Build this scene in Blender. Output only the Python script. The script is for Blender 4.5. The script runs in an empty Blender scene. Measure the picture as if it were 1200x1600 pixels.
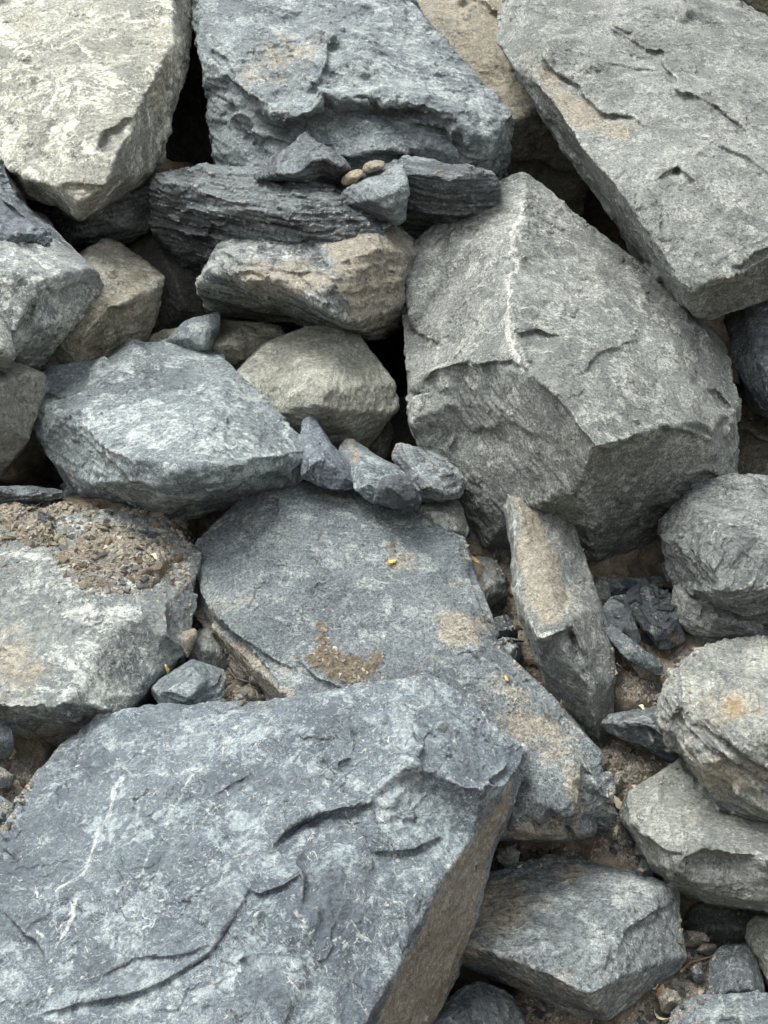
import bpy, bmesh, math, random
import numpy as np
from mathutils import Vector, Matrix, geometry

SC = bpy.context.scene
COL = SC.collection
R = math.radians

# ------------------------------------------------------------------ camera
CAM = np.array([0.0, 0.0, 1.65]); PITCH = R(-8.0); VFOV = R(45.0)
cd = bpy.data.cameras.new('camera'); cam = bpy.data.objects.new('camera', cd); COL.objects.link(cam)
cam.location = CAM; cam.rotation_euler = (R(90) + PITCH, 0, 0)
cd.sensor_fit = 'VERTICAL'; cd.angle = VFOV; cd.clip_start = 0.05; cd.clip_end = 3000
SC.camera = cam

# ------------------------------------------------------------------ sky, sun, exposure
SUN_EL, SUN_AZ = R(60), R(-38)          # azimuth from the viewing direction's rear, negative = from the left
w = bpy.data.worlds.new('World'); SC.world = w; w.use_nodes = True
nt = w.node_tree; nt.nodes.clear()
sky = nt.nodes.new('ShaderNodeTexSky'); sky.sky_type = 'NISHITA'; sky.sun_disc = False
sky.air_density = 1.0; sky.dust_density = 3.0; sky.ozone_density = 1.0
bg = nt.nodes.new('ShaderNodeBackground'); bg.inputs[1].default_value = 0.15
hs = nt.nodes.new('ShaderNodeHueSaturation'); hs.inputs['Saturation'].default_value = 0.12   # a thin white overcast
wo = nt.nodes.new('ShaderNodeOutputWorld')
nt.links.new(sky.outputs[0], hs.inputs['Color']); nt.links.new(hs.outputs[0], bg.inputs[0]); nt.links.new(bg.outputs[0], wo.inputs[0])
# direction towards the sun: the camera looks along +y, so the sun stands behind it to the left
sd = Vector((math.sin(SUN_AZ) * math.cos(SUN_EL), -math.cos(SUN_AZ) * math.cos(SUN_EL) * 0.35, math.sin(SUN_EL))).normalized()
sky.sun_elevation = math.asin(sd.z); sky.sun_rotation = math.atan2(sd.x, sd.y)
ld = bpy.data.lights.new('sun', 'SUN'); ld.energy = 2.6; ld.angle = R(38); ld.color = (1.0, 0.96, 0.89)
sun = bpy.data.objects.new('sun', ld); COL.objects.link(sun)
sun.rotation_euler = sd.to_track_quat('Z', 'Y').to_euler(); sun.location = (-3, -2, 8)
vs = SC.view_settings
vs.view_transform = 'Standard'; vs.look = 'None'; vs.gamma = 1.0; vs.use_curve_mapping = False; vs.exposure = 0.85

# ------------------------------------------------------------------ pixel <-> world
SLOPE = R(50.0); P0 = np.array([0.0, 2.2, 0.0])
NS = np.array([0.0, -math.sin(SLOPE), math.cos(SLOPE)])
F = np.array([0, math.cos(PITCH), math.sin(PITCH)]); U = np.array([0, -math.sin(PITCH), math.cos(PITCH)])
TH = math.tan(VFOV / 2)
def ray(x, y):
    return np.stack([(np.asarray(x, float) - 600) / 800 * TH,
                     (800 - np.asarray(y, float)) / 800 * TH * U[1] + F[1],
                     (800 - np.asarray(y, float)) / 800 * TH * U[2] + F[2]], -1)
def at(x, y, h):
    """World point where the ray through photo pixel x, y meets the plane h metres above the slope."""
    d = ray(x, y)
    t = (np.asarray(h, float) + NS @ (P0 - CAM)) / (d @ NS)
    return CAM + d * t[..., None]
def to_px(P):
    q = P - CAM; f = q @ F
    return np.stack([600 + 800 / TH * q[:, 0] / f, 800 - 800 / TH * (q @ U) / f], -1)

# ------------------------------------------------------------------ noise in numpy
def _hash(i, j, k, s):
    h = (i.astype(np.int64) * 374761393 + j.astype(np.int64) * 668265263 + k.astype(np.int64) * 2147483647 + s * 1274126177) & 0xFFFFFFFF
    h = ((h ^ (h >> 13)) * 1274126177) & 0xFFFFFFFF
    h = ((h ^ (h >> 16)) * 2246822519) & 0xFFFFFFFF
    return h ^ (h >> 15)
_G = np.array([[1,1,0],[-1,1,0],[1,-1,0],[-1,-1,0],[1,0,1],[-1,0,1],[1,0,-1],[-1,0,-1],[0,1,1],[0,-1,1],[0,1,-1],[0,-1,-1],[1,1,0],[-1,1,0],[0,-1,1],[0,-1,-1]], float)
def perlin(p, seed=0):
    i = np.floor(p); f = p - i; i = i.astype(np.int64); u = f * f * f * (f * (f * 6 - 15) + 10)
    r = np.zeros(len(p))
    for a in (0, 1):
        wa = u[:, 0] if a else 1 - u[:, 0]
        for b in (0, 1):
            wb = u[:, 1] if b else 1 - u[:, 1]
            for c in (0, 1):
                wc = u[:, 2] if c else 1 - u[:, 2]
                g = _G[_hash(i[:, 0] + a, i[:, 1] + b, i[:, 2] + c, seed) & 15]
                r += wa * wb * wc * (g[:, 0] * (f[:, 0] - a) + g[:, 1] * (f[:, 1] - b) + g[:, 2] * (f[:, 2] - c))
    return r
def fbm(p, octaves=4, seed=0, gain=0.5):
    r = np.zeros(len(p)); a = 1.0
    for o in range(octaves):
        r += a * perlin(p + 17.3 * o, seed + o); p = p * 2.03; a *= gain
    return r
def worley(p, seed=0):
    """Nearest feature point and its id (the eight cells around each point hold it)."""
    i = np.floor(p - .5).astype(np.int64)
    bd = np.full(len(p), 1e9); bc = np.zeros_like(p); bi = np.zeros(len(p), np.int64)
    for a in (0, 1):
        for b in (0, 1):
            for c in (0, 1):
                ci = i[:, 0] + a; cj = i[:, 1] + b; ck = i[:, 2] + c
                h = _hash(ci, cj, ck, seed)
                q = np.stack([ci + .12 + (h & 1023) / 1346.0, cj + .12 + ((h >> 10) & 1023) / 1346.0, ck + .12 + ((h >> 20) & 1023) / 1346.0], -1)
                d = ((p - q) ** 2).sum(-1); m = d < bd
                bd = np.where(m, d, bd); bc = np.where(m[:, None], q, bc); bi = np.where(m, h, bi)
    return bd, bc, bi
def facets(p, freq, seed=0):
    """A smooth noise cut into flat fracture faces: each cell takes the tangent plane at its own centre."""
    q = p * freq
    q = q + 0.18 * np.stack([perlin(q * 2.2, seed + 31), perlin(q * 2.2 + 9, seed + 32), perlin(q * 2.2 + 23, seed + 33)], -1)
    d, c, cid = worley(q, seed)
    e = 0.05; s = c * 0.55
    f0 = perlin(s, seed + 7)
    g = np.stack([perlin(s + np.array(v) * e, seed + 7) - f0 for v in ((1, 0, 0), (0, 1, 0), (0, 0, 1))], -1) / e
    return f0 + ((q - c) * 0.55 * g).sum(-1)

def rot_from(axis, spin=0.0):
    """Orthonormal frame whose third axis is the given direction (the foliation normal)."""
    n = Vector(axis).normalized(); a = n.orthogonal().normalized()
    a = Matrix.Rotation(spin, 3, n) @ a; b = n.cross(a)
    return np.array([a, b, n])
# ------------------------------------------------------------------ materials
class NB:
    def __init__(s, name):
        s.m = bpy.data.materials.new(name); s.m.use_nodes = True
        s.t = s.m.node_tree; s.t.nodes.clear()
        s.out = s.t.nodes.new('ShaderNodeOutputMaterial'); s.b = s.t.nodes.new('ShaderNodeBsdfPrincipled')
        s.t.links.new(s.b.outputs[0], s.out.inputs[0])
        s.tc = s.t.nodes.new('ShaderNodeTexCoord')
    def put(s, sock, v):
        if isinstance(v, bpy.types.NodeSocket): s.t.links.new(v, sock)
        elif v is not None: sock.default_value = v
    def mapping(s, loc=(0,0,0), rot=(0,0,0), scale=(1,1,1), vec=None, kind='POINT'):
        n = s.t.nodes.new('ShaderNodeMapping'); n.vector_type = kind; s.put(n.inputs[0], vec or s.tc.outputs['Object'])
        n.inputs[1].default_value = loc; n.inputs[2].default_value = rot; n.inputs[3].default_value = scale
        return n.outputs[0]
    def noise(s, vec, scale, detail=4, rough=0.55, dist=0.0):
        n = s.t.nodes.new('ShaderNodeTexNoise'); s.put(n.inputs['Vector'], vec)
        n.inputs['Scale'].default_value = scale; n.inputs['Detail'].default_value = detail
        n.inputs['Roughness'].default_value = rough; n.inputs['Distortion'].default_value = dist
        return n.outputs['Fac']
    def voro(s, vec, scale, feature='F1', out='Distance'):
        n = s.t.nodes.new('ShaderNodeTexVoronoi'); n.feature = feature; s.put(n.inputs['Vector'], vec)
        n.inputs['Scale'].default_value = scale
        return n.outputs[out]
    def math(s, op, a, b=0.5, c=None, clamp=False):
        n = s.t.nodes.new('ShaderNodeMath'); n.operation = op; n.use_clamp = clamp
        s.put(n.inputs[0], a); s.put(n.inputs[1], b)
        if c is not None: s.put(n.inputs[2], c)
        return n.outputs[0]
    def step(s, v, lo, hi, a=0.0, b=1.0):
        n = s.t.nodes.new('ShaderNodeMapRange'); n.interpolation_type = 'SMOOTHSTEP'
        s.put(n.inputs[0], v); s.put(n.inputs[1], lo); s.put(n.inputs[2], hi); s.put(n.inputs[3], a); s.put(n.inputs[4], b)
        return n.outputs[0]
    def mix(s, f, a, b, mode='MIX'):
        n = s.t.nodes.new('ShaderNodeMix'); n.data_type = 'RGBA'; n.blend_type = mode
        s.put(n.inputs[0], f)
        for k, v in ((6, a), (7, b)):
            s.put(n.inputs[k], v if isinstance(v, bpy.types.NodeSocket) else tuple(v) + (1.0,) if len(v) == 3 else v)
        return n.outputs[2]
    def bump(s, h, dist, strength=1.0, prev=None):
        n = s.t.nodes.new('ShaderNodeBump'); n.inputs['Strength'].default_value = strength
        n.inputs['Distance'].default_value = dist; s.put(n.inputs['Height'], h)
        if prev is not None: s.t.links.new(prev, n.inputs['Normal'])
        return n.outputs[0]

LIFT = 1.3
def slate(seed, base=(.125,.14,.155), dark=(.075,.085,.10), pale=(.36,.38,.38), tan=(.255,.230,.178), mottle=.5, tanamt=.3, scratch=.4,
          frame=None, strata=0.0, grain=1.0, rough=.72, edge=.5, k=1.0, fine=1.0):
    rnd = random.Random(seed); base, dark, pale, tan = [tuple(min(.75, v * f * t_) for v, t_ in zip(c_, tt)) for c_, f, tt in ((base, LIFT, (.93, 1, .995)), (dark, LIFT, (.93, 1, .995)), (pale, 1.32, (.94, 1, .99)), (tan, 1.1, (1, 1, 1)))]
    k = k * rnd.uniform(.75, 1.4); nb = NB('slate_rock'); loc = tuple(rnd.uniform(-20, 20) for _ in range(3))
    fr = Matrix(frame.tolist()).to_euler() if frame is not None else (0, 0, 0)
    co = nb.mapping(loc=loc)
    cf = nb.mapping(loc=loc, rot=fr)                                     # foliation frame
    at_ = nb.t.nodes.new('ShaderNodeAttribute'); at_.attribute_name = 'stain'
    sp = nb.t.nodes.new('ShaderNodeSeparateColor'); nb.t.links.new(at_.outputs['Color'], sp.inputs[0])
    sR, sG, sB, sA = sp.outputs[0], sp.outputs[1], sp.outputs[2], at_.outputs['Alpha']
    n_lo = nb.noise(co, 4.0 * k, 5, .6, .4)
    n_md = nb.noise(co, 13.0 * k, 9, .68, .8)
    n_pt = nb.noise(cf, 30.0 * k, 8, .7, 1.2)
    n_fi = nb.noise(co, 110.0 * k, 5, .65, .6)
    n_ff = nb.noise(co, 330.0, 3, .6)
    # short bright scratches and chip scars lying several ways, broken up and bent
    wob = nb.t.nodes.new('ShaderNodeVectorMath'); wob.operation = 'MULTIPLY_ADD'
    wn = nb.t.nodes.new('ShaderNodeTexNoise'); nb.put(wn.inputs['Vector'], cf); wn.inputs['Scale'].default_value = 14; wn.inputs['Detail'].default_value = 4
    nb.t.links.new(wn.outputs['Color'], wob.inputs[0]); wob.inputs[1].default_value = (.05, .05, .05); nb.t.links.new(cf, wob.inputs[2])
    sc = None
    for q in range(3):
        rr = (rnd.uniform(-.4, .4), rnd.uniform(-.4, .4), q * 1.05 + rnd.uniform(-.4, .4))
        v = nb.mapping(loc=(q * 7.1, 3.3, 1.7), rot=rr, scale=(1 / (12 + 9 * q), 1 / 95, 1 / 95), vec=wob.outputs[0], kind='TEXTURE')
        a = nb.noise(v, 1.0, 4, .6, .8)
        a = nb.step(a, .615, .675)
        sc = a if sc is None else nb.math('MAXIMUM', sc, a)
    sc = nb.math('MULTIPLY', sc, nb.step(nb.noise(co, 6.0, 5, .7, .5), .44, .58))
    # curly flake scars
    fl = nb.noise(co, 62.0, 7, .72, 2.6); flk = nb.step(fl, .54, .60)
    cr = nb.noise(co, 22.0 * k, 6, .62, 2.2)
    cr = nb.math('ABSOLUTE', nb.math('SUBTRACT', cr, .5)); cr = nb.step(cr, 0.0, .018, 1.0, 0.0)
    vein = nb.noise(nb.mapping(loc=(4, 4, 4), vec=cf, scale=(1, 1, .35)), 5.0, 4, .6, 1.0)
    vein = nb.math('ABSOLUTE', nb.math('SUBTRACT', vein, .5)); vein = nb.step(vein, 0.0, .006, 1.0, 0.0)
    where = nb.step(n_lo, .42, .62)
    # colour
    c = nb.mix(nb.step(n_lo, .38, .60), dark, base)
    c = nb.mix(nb.step(n_pt, .45, .7, 0, .35), c, dark)
    cellv = nb.t.nodes.new('ShaderNodeVectorMath'); cellv.operation = 'MULTIPLY_ADD'
    cn = nb.t.nodes.new('ShaderNodeTexNoise'); nb.put(cn.inputs['Vector'], cf); cn.inputs['Scale'].default_value = 9 * k; cn.inputs['Detail'].default_value = 6
    nb.t.links.new(cn.outputs['Color'], cellv.inputs[0]); cellv.inputs[1].default_value = (.16 / k, .16 / k, .16 / k); nb.t.links.new(cf, cellv.inputs[2])
    cell = nb.voro(nb.mapping(vec=cellv.outputs[0], scale=(1, 1.6, 1.2)), 8.0 * k, 'F1', 'Color')            # old and fresh break faces
    cs = nb.t.nodes.new('ShaderNodeSeparateColor'); nb.t.links.new(cell, cs.inputs[0])
    reg = nb.math('ADD', nb.math('MULTIPLY', cs.outputs[0], .55), nb.math('MULTIPLY', nb.noise(co, 5.5 * k, 8, .68, .6), .9))
    reg = nb.math('ADD', reg, nb.math('MULTIPLY', sG, .5))
    reg = nb.step(reg, .62, .80, .08, 1.0)
    lv = nb.math('MULTIPLY', nb.step(n_md, .475, .545), nb.step(n_pt, .42, .53, .15, 1.0))
    lv = nb.math('MULTIPLY', nb.math('MAXIMUM', lv, nb.math('MULTIPLY', flk, .95)), reg)
    c = nb.mix(nb.math('MULTIPLY', lv, mottle, clamp=True), c, pale)
    if strata > 0:
        st = nb.noise(nb.mapping(vec=cf, scale=(2.5, 2.5, 60)), 1.0, 5, .6, .5)
        c = nb.mix(nb.step(st, .4, .62, 0, .55 * strata), c, pale)
        c = nb.mix(nb.step(st, .5, .32, 0, .6 * strata), c, dark)
    # tan weathering film
    tn = nb.math('ADD', nb.math('MULTIPLY', n_lo, .5), nb.math('MULTIPLY', nb.noise(co, 9.0 * k, 8, .7, .3), .7))
    tn = nb.math('ADD', tn, nb.math('MULTIPLY', nb.math('SUBTRACT', n_pt, .5), .45))
    tn = nb.math('ADD', tn, nb.math('MULTIPLY', sR, .40))
    th = .86 - .42 * tanamt
    tf = nb.step(tn, th, th + .20, 0, .78)
    tc = nb.mix(nb.step(n_pt, .4, .65), tan, tuple(min(1, v * 1.35) for v in tan))
    c = nb.mix(tf, c, tc)
    # white
    wf = nb.math('MAXIMUM', nb.math('MULTIPLY', sc, scratch), nb.math('MULTIPLY', cr, nb.math('MULTIPLY', where, scratch * .8)))
    wf = nb.math('MAXIMUM', wf, nb.math('MULTIPLY', vein, nb.math('MULTIPLY', nb.step(n_md, .5, .6), scratch * .7)))
    geo = nb.t.nodes.new('ShaderNodeNewGeometry')
    pe = nb.step(geo.outputs['Pointiness'], .508, .575)
    pe = nb.math('MULTIPLY', pe, nb.step(n_md, .38, .6, .1, 1.0))
    wf = nb.math('MAXIMUM', wf, nb.math('MULTIPLY', pe, edge))
    gm = nb.math('ADD', nb.math('MULTIPLY', sG, .5), nb.math('ADD', nb.math('MULTIPLY', n_md, .45), nb.math('MULTIPLY', n_pt, .55)))
    gm = nb.step(gm, .80, .98, 0, .95)
    wf = nb.math('MAXIMUM', wf, gm, clamp=True)
    c = nb.mix(nb.math('MULTIPLY', wf, nb.step(n_fi, .3, .6, .45, .95), clamp=True), c, (.60, .62, .59))
    # rust
    rf = nb.step(nb.math('ADD', nb.math('MULTIPLY', sA, .7), nb.math('MULTIPLY', n_md, .7)), .72, 1.05, 0, .75)
    c = nb.mix(rf, c, nb.mix(n_pt, (.20, .135, .07), (.36, .27, .16)))
    # grain
    g = nb.math('ADD', nb.math('MULTIPLY', nb.math('SUBTRACT', n_fi, .5), 2.4 * grain), nb.math('MULTIPLY', nb.math('SUBTRACT', n_ff, .5), 1.6 * grain))
    g = nb.math('ADD', g, 1.0); g = nb.math('MAXIMUM', g, .25)
    gc = nb.t.nodes.new('ShaderNodeCombineColor')
    for i in range(3): nb.t.links.new(g, gc.inputs[i])
    c = nb.mix(1.0, c, gc.outputs[0], 'MULTIPLY')
    # hairline cracks
    hc = nb.noise(nb.mapping(loc=(9, 2, 5), vec=cf, scale=(1, 1.5, 1)), 4.5 * k, 7, .6, .5)
    hc = nb.math('ABSOLUTE', nb.math('SUBTRACT', hc, .5)); hc = nb.math('MULTIPLY', nb.step(hc, 0.0, .0045, 1.0, 0.0), nb.step(nb.noise(co, 7.0, 3, .6), .48, .58))
    c = nb.mix(nb.math('MULTIPLY', hc, .75), c, (.03, .03, .03))
    # caked soil
    df = nb.step(nb.math('ADD', nb.math('MULTIPLY', sB, .75), nb.math('ADD', nb.math('MULTIPLY', n_md, .4), nb.math('MULTIPLY', n_fi, .3))), .60, .84)
    c = nb.mix(df, c, nb.mix(nb.step(n_fi, .35, .65), (.11, .091, .063), (.22, .185, .132)))
    nb.put(nb.b.inputs['Base Color'], c)
    nb.put(nb.b.inputs['Roughness'], nb.step(n_md, .3, .7, rough - .1, min(1, rough + .12)))
    nb.b.inputs['Specular IOR Level'].default_value = .35
    # relief
    b = nb.bump(n_md, .009 * fine); b = nb.bump(nb.math('SUBTRACT', 1.0, hc), .004, .8, b)
    b = nb.bump(nb.voro(nb.mapping(vec=cf, scale=(1, 1, 2.5)), 26.0 * k, 'F1'), .006 * fine, .7, b)
    if strata > 0: b = nb.bump(st, .010 * strata, .9, b)
    b = nb.bump(n_pt, .006 * fine, 1.0, b); b = nb.bump(fl, .004 * fine, 1.0, b)
    b = nb.bump(sc, .0015, .6, b)
    b = nb.bump(cs.outputs[1], .004 * fine, .5, b); b = nb.bump(n_fi, .0045 * fine, 1.0, b)
    b = nb.bump(n_ff, .0012 * fine, .8, b)
    nb.put(nb.b.inputs['Normal'], b)
    return nb.m

def plain(name, c1, c2, scale=20, rough=.9, bump=.004, island=False):
    nb = NB(name); n = nb.noise(nb.tc.outputs['Object'], scale, 7, .65, .4); f = nb.noise(nb.tc.outputs['Object'], scale * 7, 4, .6)
    c = nb.mix(nb.step(n, .35, .65), c1, c2)
    c = nb.mix(nb.step(f, .5, .7, 0, .5), c, tuple(v * 1.5 for v in c2))
    if island:
        g = nb.t.nodes.new('ShaderNodeNewGeometry'); ri = g.outputs['Random Per Island']
        r_ = nb.t.nodes.new('ShaderNodeValToRGB'); nb.t.links.new(ri, r_.inputs[0]); cr = r_.color_ramp
        stops = [(0, (.09, .095, .10)), (.2, (.19, .195, .19)), (.4, (.26, .24, .20)), (.6, (.36, .33, .27)), (.78, (.14, .135, .12)), (.92, (.46, .43, .36)), (1, (.25, .20, .14))]
        cr.elements[0].position = 0; cr.elements[0].color = stops[0][1] + (1,)
        cr.elements[1].position = 1; cr.elements[1].color = stops[-1][1] + (1,)
        for p_, cc in stops[1:-1]: e = cr.elements.new(p_); e.color = cc + (1,)
        c = nb.mix(.8, c, r_.outputs[0])
    nb.put(nb.b.inputs['Base Color'], c); nb.b.inputs['Roughness'].default_value = rough
    nb.b.inputs['Specular IOR Level'].default_value = .2
    b = nb.bump(n, bump * 2.5); b = nb.bump(f, bump, .9, b); nb.put(nb.b.inputs['Normal'], b)
    return nb.m
# ------------------------------------------------------------------ rock builder
VOX = 2.0                                                              # voxel size in photo pixels
def mesh_arrays(me):
    n = len(me.vertices); co = np.empty(n * 3); me.vertices.foreach_get('co', co)
    nr = np.empty(n * 3); me.vertices.foreach_get('normal', nr)
    return co.reshape(-1, 3), nr.reshape(-1, 3)
def edges_of(me):
    e = np.empty(len(me.edges) * 2, np.int64); me.edges.foreach_get('vertices', e); return e.reshape(-1, 2)
def smooth(co, e, it, lam=.5):
    n = len(co); deg = np.bincount(e.ravel(), minlength=n).astype(float); deg[deg == 0] = 1
    for _ in range(it):
        s = np.empty_like(co)
        for k in range(3):
            s[:, k] = np.bincount(e[:, 0], co[e[:, 1], k], n) + np.bincount(e[:, 1], co[e[:, 0], k], n)
        co = co + lam * (s / deg[:, None] - co)
    return co
def set_co(me, co):
    me.vertices.foreach_set('co', co.ravel()); me.update()

def remesh(me0, size):
    ob = bpy.data.objects.new('tmp', me0); COL.objects.link(ob)
    md = ob.modifiers.new('r', 'REMESH'); md.mode = 'VOXEL'; md.voxel_size = size; md.adaptivity = 0
    dg = bpy.context.evaluated_depsgraph_get(); me = bpy.data.meshes.new_from_object(ob.evaluated_get(dg), depsgraph=dg)
    bpy.data.objects.remove(ob); bpy.data.meshes.remove(me0)
    return me
def facetize(me, size, flat, seed, strata):
    """Sort the surface into break faces by position and normal and press each towards its own plane."""
    for K, wt, al in ((28, .93 * flat, 1.6), (130, .6 * flat, 7.0)):
        co, nr = mesh_arrays(me); e = edges_of(me); ns = smooth(nr, e, (16 if K < 60 else 6) if len(co) > 15000 else 3); ns /= np.linalg.norm(ns, axis=1)[:, None] + 1e-9
        n = len(co); g = np.random.default_rng(seed + K); sub = g.choice(n, min(n, 5000), replace=False)
        fs = np.concatenate([co / size * math.sqrt(al), ns * 1.6], 1); ps = fs[sub]; c = ps[g.choice(len(ps), min(K, len(ps) // 4), replace=False)]
        for _ in range(7):
            lab = ((ps[:, None, :] - c[None]) ** 2).sum(-1).argmin(1)
            for k in range(len(c)):
                m = lab == k
                if m.any(): c[k] = ps[m].mean(0)
        lab = np.empty(n, np.int64)
        for i in range(0, n, 40000):
            lab[i:i + 40000] = ((fs[i:i + 40000, None, :] - c[None]) ** 2).sum(-1).argmin(1)
        cnt = np.bincount(lab, minlength=len(c)) + 1e-9
        cc = np.stack([np.bincount(lab, co[:, k], len(c)) / cnt for k in range(3)], -1)
        cn = np.stack([np.bincount(lab, ns[:, k], len(c)) / cnt for k in range(3)], -1); cn /= np.linalg.norm(cn, axis=1)[:, None] + 1e-9
        off = ((co - cc[lab]) * cn[lab]).sum(1)
        mv = -off * wt; lim = size * (.035 if K < 60 else .015); mv = lim * np.tanh(mv / lim)
        co = co + smooth(cn[lab] * mv[:, None], e, 3 if n > 15000 else 1, .6); set_co(me, co)
    return co

def polyline(px, pts):
    """Distance, side (+ below a line walked left to right) and arc parameter of each pixel point to a polyline."""
    P = np.array(pts, float); best = np.full(len(px), 1e9); side = np.zeros(len(px)); par = np.zeros(len(px))
    L = np.r_[0, np.cumsum(np.hypot(*np.diff(P, axis=0).T))]
    for i in range(len(P) - 1):
        a, b = P[i], P[i + 1]; ab = b - a; t = np.clip(((px - a) @ ab) / (ab @ ab), 0, 1)
        q = px - (a + t[:, None] * ab); d = np.hypot(q[:, 0], q[:, 1]); m = d < best
        best[m] = d[m]; side[m] = np.sign(ab[0] * (px - a)[:, 1] - ab[1] * (px - a)[:, 0])[m]
        par[m] = ((L[i] + t * (L[i + 1] - L[i])) / L[-1])[m]
    return best, side, par
def in_poly(px, pts):
    P = np.array(pts, float); c = np.zeros(len(px), bool); j = len(P) - 1
    for i in range(len(P)):
        yi, yj = P[i, 1], P[j, 1]
        with np.errstate(divide='ignore', invalid='ignore'):
            m = ((yi > px[:, 1]) != (yj > px[:, 1])) & (px[:, 0] < (P[j, 0] - P[i, 0]) * (px[:, 1] - yi) / (yj - yi + 1e-12) + P[i, 0])
        c ^= m; j = i
    return c

def cage(outline, inner, T):
    """A closed low cage: the front from the outline and inner points, the sides and back behind it."""
    pts = [(float(x), float(-y)) for x, y, h in outline]; hs_ = [h for x, y, h in outline]; n = len(pts)
    ed = [(i, (i + 1) % n) for i in range(n)]
    for pl in inner:
        for q, (x, y, h) in enumerate(pl):
            pts.append((float(x), float(-y))); hs_.append(h)
            if q: ed.append((len(pts) - 2, len(pts) - 1))
    vo, eo, fo, ov, oe, of = geometry.delaunay_2d_cdt([Vector(p) for p in pts], ed, [list(range(n))], 1, 1e-4)
    H = []
    for i, v in enumerate(vo):
        if ov[i]: H.append(sum(hs_[k] for k in ov[i]) / len(ov[i]))
        else:                                                            # a crossing the solver made
            d = [(v.x - p[0]) ** 2 + (v.y - p[1]) ** 2 + 1 for p in pts]; w_ = [1 / q for q in d]
            H.append(sum(a * b for a, b in zip(w_, hs_)) / sum(w_))
    xs = np.array([v.x for v in vo]); ys = -np.array([v.y for v in vo]); H = np.array(H) / 100
    V = at(xs, ys, H); F_ = [tuple(f) for f in fo]
    cnt = {}
    for f in F_:
        for a, b in zip(f, f[1:] + f[:1]): cnt[(a, b)] = cnt.get((a, b), 0) + 1
    nxt = {a: b for (a, b) in cnt if (b, a) not in cnt}
    st = next(iter(nxt)); loop = [st]
    while nxt[loop[-1]] != st and len(loop) < 5000: loop.append(nxt[loop[-1]])
    cx, cy = xs[loop].mean(), ys[loop].mean(); base = list(range(len(V))); prev = loop; faces = list(F_)
    hr = H[loop]; hm = hr.mean(); VV = [V]; m = len(loop); k = len(V)
    for q, (dz, sc_) in enumerate(((.35, .97), (.75, .84), (1.0, .55))):
        hh = hr * (1 - dz) + hm * dz - T * dz
        VV.append(at(cx + (xs[loop] - cx) * sc_, cy + (ys[loop] - cy) * sc_, hh)); cur = list(range(k, k + m)); k += m
        for i in range(m):
            j = (i + 1) % m; faces.append((prev[j], prev[i], cur[i], cur[j]))
        prev = cur
    VV.append(at(np.array([cx]), np.array([cy]), np.array([hm - T * 1.08])))
    for i in range(m): faces.append((prev[(i + 1) % m], prev[i], k))
    return np.concatenate(VV), faces

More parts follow.
